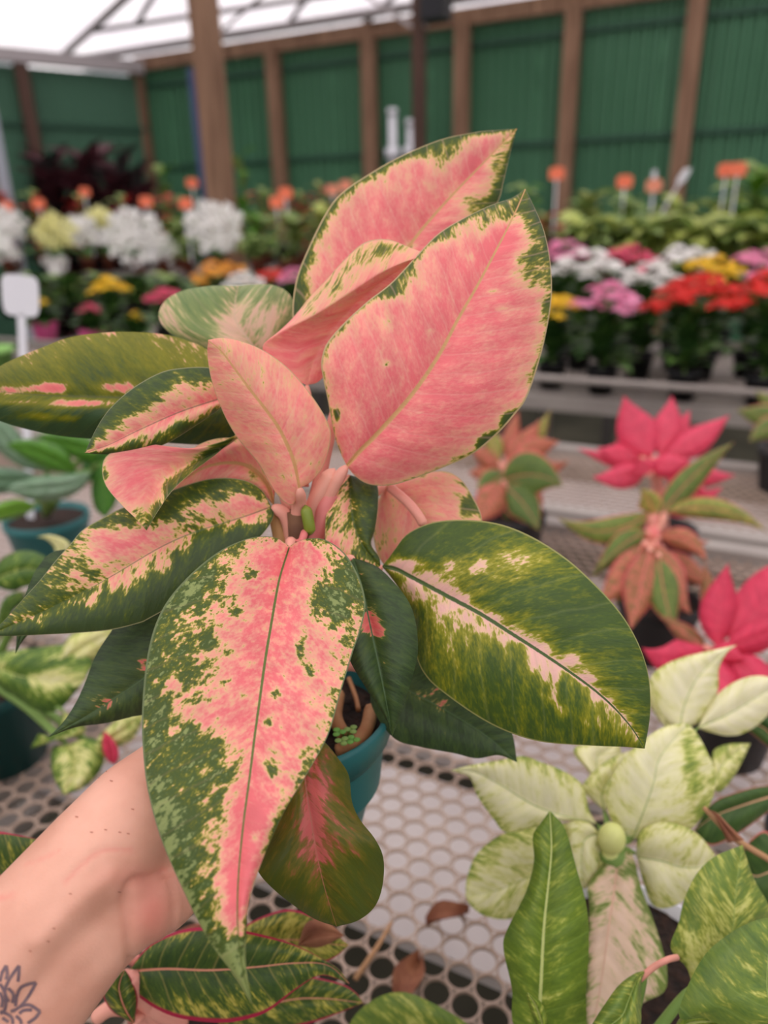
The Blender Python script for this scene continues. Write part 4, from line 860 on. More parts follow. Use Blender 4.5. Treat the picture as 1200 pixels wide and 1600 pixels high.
# ---------------- red-margined plant under the arm
rimR = np.array([*D(330, 1640, .56)[:2], BZ + .09])
pr = thing('potted_plant', 'green plant with crimson leaf margins below the forearm', 'potted plant', rimR - [0, 0, .09])
pot(pr, rimR, .052, .0895, M['brownpl'])
rx, ry, rd = proj(rimR)
def lr_(L, R, mid, d, off=(.004, .004), g=None, pet=True, m_='rededge'):
    b = L[0]
    return leaf(pr, M[m_], L, R, mid, d=d, off=off, g=g or dict(c=.55, e=.1), n=(26, 46), bul=.005, pet=[(b[0], b[1], d[0]), ((b[0] + rx) / 2 - 20, (b[1] + ry) / 2, (d[0] + rd) / 2), (rx, ry, rd)], petmat=M['pinkstem'], petr=.004)
lr_([(200, 1518), (235, 1475), (288, 1452), (345, 1449), (395, 1457), (453, 1473), (502, 1497), (530, 1515), (546, 1537)], [(200, 1518), (206, 1545), (229, 1567), (262, 1585), (297, 1594), (345, 1598), (380, 1594), (419, 1580), (463, 1546), (502, 1524), (546, 1537)], [(200, 1518), (260, 1514), (330, 1516), (400, 1511), (460, 1505), (512, 1508), (546, 1537)], (.44, .43, .43), (.004, .002),
    dict(c=.80, e=-.26, ep=2, bl=[(360, 1545, 20, -.2), (320, 1575, 90, -.14, 14), (470, 1490, 40, -.15), (260, 1490, 40, .08)]))
lr_([(360, 1480), (375, 1452), (420, 1428), (455, 1421), (492, 1433), (520, 1455), (545, 1477)], [(360, 1480), (420, 1510), (470, 1515), (519, 1498), (545, 1477)], None, (.48, .475, .47), g=dict(c=.45, e=.1, bl=[(480, 1460, 20, -.2)]))
leaf(pr, M['dry'], [(465, 1478), (480, 1440), (510, 1440), (538, 1462)], [(465, 1478), (500, 1480), (538, 1462)], d=(.468, .466, .466), n=(10, 12), name='brown_patch')
lr_([(340, 1590), (400, 1560), (440, 1535), (474, 1525), (530, 1536), (555, 1550), (568, 1567)], [(340, 1600), (420, 1610), (480, 1600), (522, 1586), (568, 1567)], [(340, 1595), (440, 1565), (500, 1560), (568, 1567)], (.48, .475, .47), g=dict(c=.62, e=.0))
lr_([(40, 1420), (0, 1370), (-30, 1320), (-10, 1300), (30, 1305), (68, 1314)], [(40, 1420), (50, 1380), (62, 1340), (68, 1314)], [(40, 1420), (35, 1350), (0, 1310), (68, 1314)][:1] + [(50, 1370), (68, 1314)], (.46, .45, .45), g=dict(c=.66, e=.0))
lr_([(210, 1600), (175, 1580), (160, 1550), (172, 1528), (195, 1515)], [(210, 1600), (215, 1560), (205, 1530), (195, 1515)], None, (.43, .43, .43), g=dict(c=.66, e=.0))
for pts in (((150, 1590, .44), (175, 1575, .44), (210, 1580, .45), (260, 1600, .47)), ((205, 1525, .435), (220, 1560, .445), (245, 1600, .46)), ((285, 1600, .47), (250, 1585, .455), (225, 1570, .45)), ((190, 1520, .45), (200, 1550, .45), (230, 1610, .46))):
    MB().tube(smooth3([D(*p) for p in pts]), .0045, 10).build('petiole', M['pinkstem'], pr, smooth=True)
# small green plant at the bottom edge
rimB = np.array([.05, .262, BZ + .09])
pbm = thing('potted_plant', 'green mottled leaf of a small plant at the bottom edge in the middle', 'potted plant', rimB - [0, 0, .09])
pot(pbm, rimB, .045, .0895, M['blackpl'])
bx_, by_, bd_ = proj(rimB)
leaf(pbm, M['limed'], [(760, 1625), (720, 1592), (665, 1562), (630, 1550), (595, 1556), (560, 1580), (540, 1610)], [(760, 1640), (700, 1680), (620, 1680), (540, 1610)], [(760, 1630), (660, 1615), (540, 1610)], d=(.52, .52, .53), n=(24, 36), g=dict(c=.66, e=.05, bl=[(640, 1575, 30, -.1)]), pet=[(760, 1630, .52), (752, 1720, .43), (bx_, by_, bd_)], petmat=M['greenstem'])

# ---------------- cream-splashed plant in a dark teal pot at the left
rimL = G(-20, 1062, BZ + .11)
pdf = thing('potted_plant', 'cream-splashed green plant in a dark teal pot at the left edge', 'potted plant', rimL - [0, 0, .11])
pot(pdf, rimL, .062, .1095, M['darkteal'])
lx, ly, ld_ = proj(rimL)
def ldf(L, R, mid, d, g, m_='diefg'):
    b = z4([L[0]])[0]; return leaf(pdf, M[m_], z4(L), z4(R), z4(mid) if mid else None, d=d, g=g, n=(22, 36), bul=.008, off=(.01, .01), pet=[(b[0], b[1], d[0]), ((b[0] + lx) / 2, (b[1] + ly) / 2 - 8, (d[0] + ld_) / 2), (lx, ly, ld_)], petmat=M['greenstem'], petr=.005)
ldf([(-60, 1060), (0, 1000), (130, 980), (350, 960), (460, 1020), (480, 1060), (430, 1160)], [(-60, 1070), (0, 1180), (80, 1230), (170, 1290), (260, 1310), (330, 1280), (430, 1160)], [(-60, 1065), (100, 1120), (280, 1150), (430, 1160)], (.74, .72, .71), dict(c=.5, e=.25, ep=2, lr=.1, bl=[(80, 1062, 34, -.4, 10), (50, 1040, 30, .2, 14), (30, 1060, 20, .2)]))
ldf([(200, 1150), (330, 960), (380, 900), (480, 880), (600, 870)], [(200, 1160), (360, 1080), (470, 1050), (560, 960), (600, 870)], None, (.72, .72, .73), dict(c=.22, e=.3))
ldf([(-40, 640), (0, 520), (100, 470), (200, 480), (275, 540), (250, 610)], [(-40, 650), (60, 680), (120, 660), (200, 640), (250, 610)], None, (.80, .78, .77), dict(c=.7, e=.1))
ldf([(240, 560), (290, 500), (275, 440), (230, 405), (185, 398)], [(240, 560), (330, 500), (370, 450), (340, 410), (260, 385), (185, 398)], None, (.76, .75, .75), dict(c=.12, e=.2))
ldf([(350, 1480), (280, 1490), (265, 1560), (280, 1650), (330, 1740)], [(350, 1480), (470, 1440), (540, 1500), (530, 1600), (440, 1700), (330, 1740)], [(350, 1480), (400, 1560), (380, 1660), (330, 1740)], (.70, .68, .67), dict(c=.36, e=.35, ep=2))
ldf([(330, 1300), (300, 1400), (230, 1450), (160, 1500), (200, 1420)], [(330, 1300), (440, 1380), (420, 1430), (300, 1440), (200, 1420)], None, (.71, .70, .69), dict(c=.5, e=.2))
ldf([(480, 1480), (540, 1410), (640, 1330), (760, 1310)], [(480, 1490), (600, 1490), (700, 1440), (760, 1310)], None, (.70, .70, .70), dict(c=.4, e=.05))
ldf([(-40, 1000), (0, 760), (60, 690), (130, 680)], [(-40, 1010), (60, 800), (110, 740), (130, 680)], None, (.80, .79, .78), dict(c=.72, e=.1))
qleaf(pdf, M['redpink'], 180, 1195, 163, 1142, 24, .69, .69, 0, dict(c=.6, e=.1))

# ---------------- grey-green plant in a teal pot, upper left of the bench
rimS = G(72, 805, BZ + .11)
ps = thing('potted_plant', 'glossy grey-green broad-leaved plant in a teal pot behind the cream-splashed one', 'potted plant', rimS - [0, 0, .11])
pot(ps, rimS, .075, .1095, M['teal'])
sx_, sy_, sd_ = proj(rimS)
def lsv(L, R, m_, d, g, mid=None):
    b = z6([L[0]])[0]; return leaf(ps, M[m_], z6(L), z6(R), z6(mid) if mid else None, d=d, g=g, n=(20, 32), bul=.012, off=(.01, .02), pet=[(b[0], b[1], d[0]), ((b[0] + sx_) / 2, (b[1] + sy_) / 2 - 20, (d[0] + sd_) / 2), (sx_, sy_, sd_)], petmat=M['greenstem'], petr=.006)
lsv([(330, 730), (250, 740), (150, 745), (60, 770), (20, 800)], [(330, 730), (300, 790), (230, 830), (120, 835), (20, 800)], 'silver', (1.10, 1.08, 1.07), dict(c=.4, e=.3))
lsv([(280, 740), (240, 660), (160, 620), (80, 615), (20, 635)], [(280, 740), (180, 730), (100, 690), (20, 635)], 'midgreen', (1.13, 1.11, 1.10), dict(c=.55, e=.2))
lsv([(170, 720), (100, 640), (40, 560), (-30, 540)], [(170, 730), (90, 720), (20, 680), (-40, 620), (-30, 540)], 'silver', (1.15, 1.14, 1.13), dict(c=.5, e=.2))
lsv([(130, 850), (60, 830), (-20, 850), (-80, 900)], [(130, 860), (80, 890), (0, 910), (-80, 900)], 'midgreen', (1.08, 1.05, 1.04), dict(c=.3, e=.2))
lsv([(360, 640), (300, 600), (200, 590), (120, 600)], [(360, 650), (330, 700), (220, 660), (120, 600)], 'midgreen', (1.16, 1.15, 1.14), dict(c=.6, e=.2))
lsv([(380, 700), (430, 760), (420, 840), (380, 900)], [(360, 700), (330, 780), (340, 860), (380, 900)], 'midgreen', (1.14, 1.13, 1.12), dict(c=.75, e=.2))
lsv([(170, 760), (60, 720), (-40, 720), (-90, 760)], [(170, 770), (80, 800), (-20, 810), (-90, 760)], 'silver', (1.16, 1.17, 1.17), dict(c=.8, e=.2))
lsv([(300, 760), (300, 690), (350, 640), (420, 640)], [(300, 770), (380, 760), (420, 700), (420, 640)], 'midgreen', (1.18, 1.19, 1.2), dict(c=.85, e=.1))

# ---------------- red plants on the right
def multi(name_, label, rim, ph, r, potm, leaves, matn, gdef, petm, stem=None, n=(10, 20)):
    rim = np.asarray(rim, float); t = thing('potted_plant', label, 'potted plant', rim - [0, 0, ph]); pot(t, rim, r, ph - .0005, potm)
    cx, cy, cd = proj(rim)
    if stem is None: stem = (cx, cy - 30, cd)
    MB().tube(smooth3([D(*stem), (D(*stem) + rim) / 2, rim - [0, 0, .012]]), .010 if cd > .9 else .006, 10).build('stem', petm, t, smooth=True)
    for q in leaves:
        bx, by, tx, ty, w, d0, d1 = q[:7]; bend = q[7] if len(q) > 7 else 0; mm = q[8] if len(q) > 8 else matn; gg = q[9] if len(q) > 9 else gdef
        qleaf(t, M[mm], bx, by, tx, ty, w, d0, d1, bend, gg, n=n, off=(.012, .012), bul=.006, ex=1.15, pk=.75, pet=[(bx, by, d0), ((bx + stem[0]) / 2, (by + stem[1]) / 2, (d0 + stem[2]) / 2), stem], petmat=petm, petr=.006)
    return t
GR = dict(c=.35, e=.3, ep=3)
multi('', 'crimson-pink star-shaped plant on the second bench by the guard rail', G(1038, 824, BZ + .10), .10, .055, M['blackpl'],
      [(1020, 712, 975, 618, 66, 1.204, 1.190, -6), (1030, 712, 1050, 618, 52, 1.218, 1.232, 4), (1040, 712, 1140, 648, 44, 1.204, 1.190, 6), (1000, 712, 932, 700, 36, 1.211, 1.176, -4), (1015, 720, 1080, 715, 40, 1.176, 1.134, 10), (1030, 716, 1078, 640, 40, 1.232, 1.246, 4),
       (1010, 730, 925, 745, 40, 1.190, 1.134, -8), (1040, 730, 1150, 742, 36, 1.190, 1.148, 8), (1020, 725, 960, 690, 40, 1.232, 1.260, 0), (1010, 742, 1000, 716, 50, 1.148, 1.120, 0), (1040, 735, 1110, 770, 34, 1.176, 1.120, 6), (1000, 735, 900, 700, 20, 1.204, 1.218, 0)], 'redpink', GR, M['pinkstem'], (1024, 738, 1.21))
multi('', 'green and salmon rimmed plant with a pink stem between the two crimson plants', G(1030, 935, BZ + .09), .09, .058, M['blackpl'],
      [(1025, 815, 1148, 690, 42, 1.10, 1.12, -8, 'redgreen', dict(c=.75, e=.0)), (1015, 800, 870, 808, 44, 1.08, 1.00, -26, 'redgreen', dict(c=.6, e=.0)), (1018, 805, 1000, 764, 40, 1.08, 1.05, 6, 'redgreen', dict(c=.4, e=.0)), (1040, 800, 1200, 832, 36, 1.10, 1.08, -20, 'redgreen', dict(c=.5, e=.0)), (1010, 830, 935, 890, 40, 1.06, 1.0, 6, 'redgreen', dict(c=.7, e=.0)),
       (1030, 840, 1105, 880, 36, 1.06, 1.02, -16, 'redgreen2'), (1025, 850, 1080, 960, 60, 1.02, .95, 8, 'redgreen2'), (1015, 860, 985, 985, 60, 1.0, .93, 0, 'redgreen2'), (1030, 870, 1055, 990, 56, 1.0, .92, 4, 'redgreen', dict(c=.7, e=0)), (1005, 850, 930, 950, 50, 1.02, .95, -6, 'redgreen2'), (1010, 860, 960, 945, 46, 1.04, .98, -4, 'redgreen', dict(c=.8, e=0)), (1020, 870, 1030, 955, 60, 1.02, .96, 0, 'redgreen2'), (1035, 800, 1130, 760, 36, 1.14, 1.16, 6, 'redpink'), (1000, 850, 925, 905, 30, 1.08, 1.06, 10, 'redgreen', dict(c=.7, e=0)), (1040, 860, 1120, 920, 36, 1.08, 1.04, 4, 'redgreen2'), (1030, 830, 1110, 845, 26, 1.12, 1.10, 10, 'redgreen2')],
      'redgreen', dict(c=.5, e=.1), M['pinkstem'], (1018, 850, 1.10))
MB().tube(smooth3([D(1020, 800, 1.095), D(1018, 830, 1.09), D(1022, 870, 1.10), D(1028, 900, 1.12)]), [.008] * 6 + [.013] * 13, 12).build('stem', mat('pink_cane', (232, 128, 124), .5, (240, 160, 146), 30), bpy.data.objects[[o.name for o in bpy.data.objects if o.name.startswith('potted_plant')][-1]], smooth=True)
multi('', 'crimson plant with upright leaves at the right edge of the near bench', G(1150, 1075, BZ + .09), .09, .055, M['blackpl'],
      [(1120, 1010, 1138, 880, 62, .86, .87, -4), (1140, 1010, 1290, 850, 90, .86, .90, -6), (1100, 1010, 1003, 1012, 62, .84, .79, -20), (1130, 1012, 1250, 960, 50, .84, .80, 6), (1110, 1015, 1165, 1030, 40, .83, .80, 0), (1130, 1040, 1260, 1062, 40, .84, .80, 4), (1105, 1015, 1030, 960, 30, .88, .92, 0, 'redgreen2'), (1120, 1025, 1040, 1050, 40, .85, .82, 6), (1125, 1000, 1100, 880, 40, .9, .93, 0, 'redgreen2'), (1125, 1030, 1120, 1110, 70, .82, .76, 0), (1140, 1030, 1210, 1100, 60, .82, .76, -6), (1110, 1030, 1050, 1090, 56, .82, .77, 6)], 'redpink', dict(c=.6, e=.2), M['pinkstem'], (1125, 1030, .86))
multi('', 'reddish green plant right beside the large pink leaf on the second bench', G(800, 800, BZ + .10), .10, .062, M['blackpl'],
      [(785, 752, 880, 760, 78, 1.36, 1.28, -14, 'redgreen', dict(c=.85, e=-.1)), (790, 760, 842, 830, 56, 1.34, 1.28, -6, 'redgreen', dict(c=.85, e=0)), (785, 755, 742, 820, 50, 1.34, 1.28, 0, 'redgreen2'), (790, 740, 745, 780, 44, 1.38, 1.32, 4, 'redgreen', dict(c=.8, e=0)), (795, 740, 800, 830, 44, 1.38, 1.34, 0, 'redgreen', dict(c=.85, e=0)), (790, 720, 845, 655, 34, 1.42, 1.44, 4), (800, 725, 875, 690, 40, 1.40, 1.40, -6), (780, 720, 760, 660, 30, 1.42, 1.44, 0, 'redgreen'), (800, 735, 890, 720, 34, 1.42, 1.40, 8), (790, 715, 810, 640, 26, 1.44, 1.46, 0), (785, 730, 735, 700, 34, 1.42, 1.42, 0), (805, 730, 860, 640, 30, 1.46, 1.48, 4, 'redgreen'), (800, 750, 850, 790, 34, 1.38, 1.34, -6), (780, 750, 730, 740, 30, 1.42, 1.42, 4)],
      'redgreen2', dict(c=.45, e=.1), M['pinkstem'], (793, 750, 1.42))
multi('', 'small crimson and green plant half hidden at the right edge under the guard rail', G(1230, 700, BZ + .10), .10, .06, M['blackpl'],
      [(1225, 650, 1150, 640, 36, 1.9, 1.85, -4), (1225, 650, 1180, 610, 30, 1.92, 1.92, 0), (1230, 660, 1290, 630, 40, 1.9, 1.9, 0), (1225, 660, 1170, 690, 34, 1.88, 1.82, 4), (1235, 650, 1240, 590, 30, 1.94, 1.96, 0)], 'redgreen', dict(c=.7, e=.0), M['greenstem'], (1228, 670, 1.92))
# dead leaves and a stick on the mesh
for (x, y, a, s, lab) in ((700, 1440, .4, .022, 'curled dead brown leaf on the pale part of the mesh'), (640, 1545, 1.2, .028, 'dead brown leaf lying on the mesh near the bottom edge')):
    p = G(x, y, BZ + .004); v_ = []; f_ = []
    for i in range(7):
        for j in range(5):
            t, u_ = i / 6, (j - 2) / 2; ww = math.sin(math.pi * min(1, .08 + t * .9)) * .45
            lx_, ly_ = (t - .5) * 2 * s, u_ * ww * s; zz = .6 * s * (abs(u_) ** 1.5 * .8 + .3 * math.sin(5 * t)) + .3 * s
            v_.append((lx_ * math.cos(a) - ly_ * math.sin(a), lx_ * math.sin(a) + ly_ * math.cos(a), zz - .3 * s + .001))
    for i in range(6):
        for j in range(4): q = i * 5 + j; f_.append((q, q + 1, q + 6, q + 5))
    zmin = min(q[2] for q in v_); v_ = [(q[0], q[1], q[2] - zmin) for q in v_]
    o = tag(mesh_obj('dead_leaf', v_, f_, M['dry']), lab, 'dead leaf'); o.location = Vector(G(x, y, BZ))
p0, p1 = G(555, 1530, BZ + .003), G(612, 1442, BZ + .003)
o = tag(MB().tube([(0, 0, 0), (p1 - p0) * .5 + [.002, 0, .002], (p1 - p0)], [.0026, .0022, .0016], 8).build('dry_twig', M['drystem'], smooth=True), 'dry tan twig lying across the mesh holes below the pot', 'twig'); o.location = Vector(p0)
# ================================================================== background plants
def tleaf(name, mat_, w=.4, arch=.25, fold=.15, nv=8, nu=4, pk=.8, g=(.3, .3)):
    """a unit leaf along +Y, shared by many copies"""
    v = []; f = []; G_ = []; LC = []; UV = []
    for i in range(nv + 1):
        t = i / nv; ww = w / 2 * (math.sin(math.pi * min(1, (.02 + .98 * t) ** pk)) ** .85 if i < nv else 0.0)
        for j in range(nu + 1):
            u = -1 + 2 * j / nu
            v.append((u * ww, t, arch * math.sin(t * 2.2) - arch * t * t * .8 + fold * abs(u) * ww)); G_.append(g[0] + g[1] * abs(u)); LC.append((t * 8 - abs(u), u * 2, len(name))); UV.append((u, t, 0))
    for i in range(nv):
        for j in range(nu): a = i * (nu + 1) + j; f.append((a, a + 1, a + nu + 2, a + nu + 1))
    me = bpy.data.meshes.new(name); me.from_pydata(v, [], f); me.polygons.foreach_set('use_smooth', [True] * len(f)); me.materials.append(mat_); me.update()
    addattr(me, np.array(G_), np.array(LC), np.array(UV)); return me
def put(name, me, parent, loc, rot, sc):
    o = bpy.data.objects.new(name, me); COL.objects.link(o); o.parent = parent; o.location = loc; o.rotation_euler = rot; o.scale = sc if hasattr(sc, '__len__') else (sc, sc, sc); return o
M['kg'] = leafmat('kalanchoe_leaf', [(0, (96, 132, 58)), (.5, (66, 104, 44)), (1, (42, 78, 36))], amp=.5, trans=.15)
M['og'] = leafmat('orchid_leaf', [(0, (100, 140, 60)), (.5, (70, 116, 50)), (1, (50, 92, 44))], amp=.4, trans=.15)
M['yg'] = leafmat('lime_green_foliage', [(0, (216, 216, 120)), (.4, (184, 196, 100)), (1, (136, 160, 84))], amp=.7, trans=.3)
M['fg'] = leafmat('green_foliage', [(0, (168, 184, 104)), (.5, (130, 156, 84)), (1, (94, 126, 70))], amp=.6, trans=.28)
M['bur'] = leafmat('burgundy_foliage', [(0, (110, 56, 64)), (.5, (78, 42, 50)), (1, (60, 38, 44))], amp=.6, trans=.2)
M['dk'] = leafmat('blackish_foliage', [(0, (70, 66, 70)), (.5, (50, 52, 50)), (1, (40, 46, 44))], amp=.6, trans=.1)
M['redf'] = leafmat('red_bract', [(0, (220, 70, 60)), (.5, (190, 50, 50)), (1, (120, 60, 50))], amp=.6, trans=.25)
M['olf'] = leafmat('yellow_green_foliage', [(0, (200, 196, 120)), (.5, (140, 152, 80)), (1, (96, 124, 66))], amp=.6, trans=.25)
def petalmat(nm, c, c2): return mat(nm, c, .55, c2, 60, trans=.3)
FC = {'red': petalmat('red_petals', (226, 42, 36), (240, 66, 54)), 'pink': petalmat('pink_petals', (246, 146, 190), (252, 180, 210)), 'white': petalmat('white_petals', (250, 248, 242), (255, 253, 250)),
      'yellow': petalmat('yellow_petals', (252, 206, 30), (255, 224, 70)), 'rose': petalmat('rose_petals', (236, 84, 124), (246, 120, 150)), 'orange': petalmat('amber_petals', (236, 160, 50), (248, 190, 80)), 'cream': petalmat('cream_petals', (240, 236, 150), (250, 246, 190))}
KL = [tleaf('leaf', M['kg'], .62, .2, .2, 6, 4, .7, g_) for g_ in ((.2, .3), (.5, .3), (.8, .2))]
OL = tleaf('leaf', M['og'], .32, .35, .2, 8, 4, .8)
def floret_cluster(color, R, n, seed):
    """umbels of small four-petalled florets packed into a dome"""
    r_ = random.Random(seed); m_ = MB()
    um = []
    for i in range(15):
        a = i * 2.399; q = math.sqrt((i + .5) / 15); um.append((R * q * math.cos(a), R * q * math.sin(a), R * .35 * (1 - q * q) + r_.uniform(-.03, .03)))
    for i in range(n):
        u_ = um[i % 15]; a = r_.random() * 6.283; q = math.sqrt(r_.random()); rr = .036 * q
        c = np.array([u_[0] + rr * math.cos(a), u_[1] + rr * math.sin(a), u_[2] + .018 * (1 - q * q)])
        up = np.array([math.cos(a) * q * .7, math.sin(a) * q * .7, 1]) + np.array([r_.uniform(-.3, .3), r_.uniform(-.3, .3), 0]); up /= np.linalg.norm(up)
        x = np.cross(up, [0.2, .97, .1]); x /= np.linalg.norm(x); y = np.cross(up, x); s = r_.uniform(.010, .015)
        for k in range(4):
            t = k * math.pi / 2 + a; d_ = x * math.cos(t) + y * math.sin(t); e_ = np.cross(up, d_)
            m_.add([c, c + d_ * s * .6 + e_ * s * .42 + up * s * .1, c + d_ * s + up * s * .15, c + d_ * s * .6 - e_ * s * .42 + up * s * .1], [(0, 1, 2, 3)])
    return m_.mesh('flower_head', FC[color], False)
HEADS = {c: [floret_cluster(c, .115, 360, s) for s in (1, 2)] for c in FC}
POTB = MB().lathe((0, 0, 0), [(0, 0), (.04, 0), (.054, .085), (.057, .085), (.057, .1), (.052, .1), (.05, .085), (0, .086)], 20).mesh('pot', M['blackpl'])
POTT = MB().lathe((0, 0, 0), [(0, 0), (.045, 0), (.06, .095), (.064, .095), (.064, .115), (.058, .115), (.056, .1), (0, .1)], 20).mesh('pot', M['brownpl'])
POTM = MB().lathe((0, 0, 0), [(0, 0), (.05, 0), (.068, .11), (.075, .125), (.066, .118), (.058, .1), (0, .1)], 20).mesh('pot_wrap', M['magenta'])
CN = {'red': 'red', 'pink': 'pink', 'white': 'white', 'yellow': 'yellow', 'rose': 'rose-pink', 'orange': 'amber', 'cream': 'cream'}
def kalanchoe(x, y, b, color, label, sc=1.0, potme=None, wide=1.0):
    """(x, y): pixel of the middle of the flower head, on the bench row b"""
    T = ROW(x, y, b); base = np.array([T[0], T[1], BZ + .0005]); h = max(.16, T[2] - base[2]); r_ = random.Random(int(x * 7 + y))
    t = thing('kalanchoe', label, 'flowering plant', base, r_.random() * 6, 'flowering kalanchoes on the third bench')
    put('pot', potme or POTB, t, (0, 0, 0), (0, 0, 0), 1)
    put('flower_head', HEADS[color][r_.randint(0, 1)], t, (0, 0, h - .02), (0, 0, r_.random() * 6), (sc * wide, sc * wide, sc))['kind'] = 'stuff'
    MB().tube([(0, 0, .085), (0.004, 0, h * .6), (0, 0, h - .02)], .005, 6).build('stem', M['greenstem'], t, world=False)
    for k in range(34):
        a = k * 2.4; q = k / 34; L = r_.uniform(.10, .14) * (1.1 - .35 * q)
        put('leaf', KL[k % 3], t, (math.cos(a) * .012, math.sin(a) * .012, .10 + q * max(.03, h - .16)), (r_.uniform(-.1, .5) + .5 * q, r_.uniform(-.2, .2), a), (L, L, L))
    return t
kl = [(950, 472, 2.72, 'pink', 'pink kalanchoe left of the bright red one on the front row', 1.05), (1085, 462, 2.72, 'red', 'bright red kalanchoe in the middle of the front row at right', 1.25), (1215, 455, 2.72, 'red', 'red kalanchoe cut off by the right edge of the picture', 1.1),
      (868, 478, 2.75, 'yellow', 'yellow kalanchoe half hidden by the large pink leaf', .8), (915, 418, 3.15, 'white', 'white kalanchoe on the second row behind the pink one', 1.1), (882, 396, 3.4, 'pink', 'pink kalanchoe just beside the big leaf, third row', .9), (985, 404, 3.4, 'rose', 'rose-pink kalanchoe on the third row between the white ones', 1.0),
      (1012, 432, 3.05, 'white', 'white kalanchoe directly behind the red one', .85), (1072, 404, 3.3, 'white', 'white kalanchoe left of the yellow one at right', .95), (1115, 420, 3.1, 'yellow', 'yellow kalanchoe behind the red one at right', .9), (1192, 410, 3.2, 'pink', 'pink kalanchoe near the right edge on the second row', .9),
      (170, 448, 3.0, 'yellow', 'bright yellow kalanchoe in front of the orchids at left', .9), (252, 462, 3.05, 'rose', 'rose-red kalanchoe right of the yellow one at left', .8), (345, 428, 3.35, 'orange', 'amber kalanchoe behind the pale green leaf', 1.2), (382, 440, 3.1, 'white', 'white kalanchoe just above the pale green leaf', .8),
      (425, 430, 3.3, 'red', 'red kalanchoe beside the left edge of the tall pink leaf', .7), (462, 432, 3.1, 'pink', 'pale pink kalanchoe peeking out left of the tall pink leaf', .7), (300, 470, 2.75, 'orange', 'amber kalanchoe low behind the green back leaf', .6)]
for q in kl: kalanchoe(*q)
kalanchoe(62, 470, 2.9, 'yellow', 'small cream-yellow kalanchoe in a magenta wrap near the white tag', .4, POTM)
kalanchoe(140, 480, 2.75, 'rose', 'kalanchoe in a magenta wrapper below the yellow one', .45, POTM)
kalanchoe(210, 490, 2.72, 'yellow', 'small yellow kalanchoe below the rose-red one', .35)

# orchids ------------------------------------------------------------
def orchid_flower(m_):
    b = MB()
    for k, (a, L, w) in enumerate(((90, 1, .62), (-30, .95, .55), (210, .95, .55), (12, 1.0, .95), (168, 1.0, .95))):
        t = math.radians(a); d = np.array([math.cos(t), 0, math.sin(t)]); e = np.array([-math.sin(t), 0, math.cos(t)]); z = np.array([0, -1, 0]); s = .038
        P_ = [(0, 0, 0), (.35, .42, .05), (.7, .5, .06), (1, .12, -.08), (1, -.12, -.08), (.7, -.5, .06), (.35, -.42, .05)]
        b.add([d * p[0] * L * s + e * p[1] * w * s + z * (p[2] * s - k * .0008) for p in P_], [(0, 1, 6), (1, 2, 5, 6), (2, 3, 4, 5)])
    b.ball((0, -.008, -.006), .007, .009, .009, 8, 5)
    return b.mesh('flower', m_, False)
OF = {c: orchid_flower(FC[c]) for c in ('white', 'cream')}
REARZ = 1.08
def orchid(x, y, b, color, label, n=12, R=.13, droop=.0):
    T = ROW(x, y, b); base = np.array([T[0], T[1], REARZ + .0035]); h = T[2] - base[2]; r_ = random.Random(int(x * 3 + y))
    t = thing('orchid', label, 'orchid', base, 0, 'orchids on the rear bench')
    put('pot', POTT, t, (0, 0, 0), (0, 0, 0), 1)
    for k in range(5):
        a = k * 1.35 + r_.random(); put('leaf', OL, t, (math.cos(a + 1.57) * .02, math.sin(a + 1.57) * .02, .1), (.35, 0, a), (.2, .2, .2))
    for s in (-1, 1):
        MB().tube(smooth3([(s * .01, 0, .1), (s * .03, 0, max(.14, h * .7)), (s * .06, -.02, h + R * .5), (s * (.06 + R * .7), -.05, h + R * .1)]), .003, 6).build('flower_stem', M['greenstem'], t, world=False)
    toC = math.atan2(-T[0], T[1])
    n = int(n * 1.6); R *= 1.12
    for i in range(n):
        a = i * 2.399; q = math.sqrt((i + .5) / n); p = (R * q * math.cos(a), -.05 + r_.uniform(-.05, .05), h + R * .85 * q * math.sin(a))
        put('flower', OF[color], t, p, (r_.uniform(-.35, .35), r_.uniform(-.5, .5), toC + r_.uniform(-.7, .7)), r_.uniform(1.15, 1.5))
    return t
orchid(12, 352, 4.9, 'white', 'white orchid at the left edge behind the cream one', 14, .15)
orchid(88, 362, 4.85, 'cream', 'cream-yellow orchid between the white orchids', 14, .15)
orchid(130, 360, 5.15, 'white', 'white orchid just right of and behind the cream-yellow one', 12, .13)
orchid(160, 340, 5.4, 'cream', 'small pale cream orchid further back', 7, .09)
orchid(212, 372, 4.85, 'white', 'largest white orchid, left of centre on the rear bench', 26, .22)
orchid(252, 390, 5.0, 'white', 'white orchid sprays drooping right of the largest one', 9, .12)
orchid(338, 355, 4.95, 'white', 'white orchid standing in front of the big timber post', 20, .19)
orchid(88, 412, 4.8, 'white', 'small white orchid spray hanging low under the cream one', 7, .07)
orchid(10, 395, 4.8, 'white', 'white orchid low at the left edge', 9, .10)

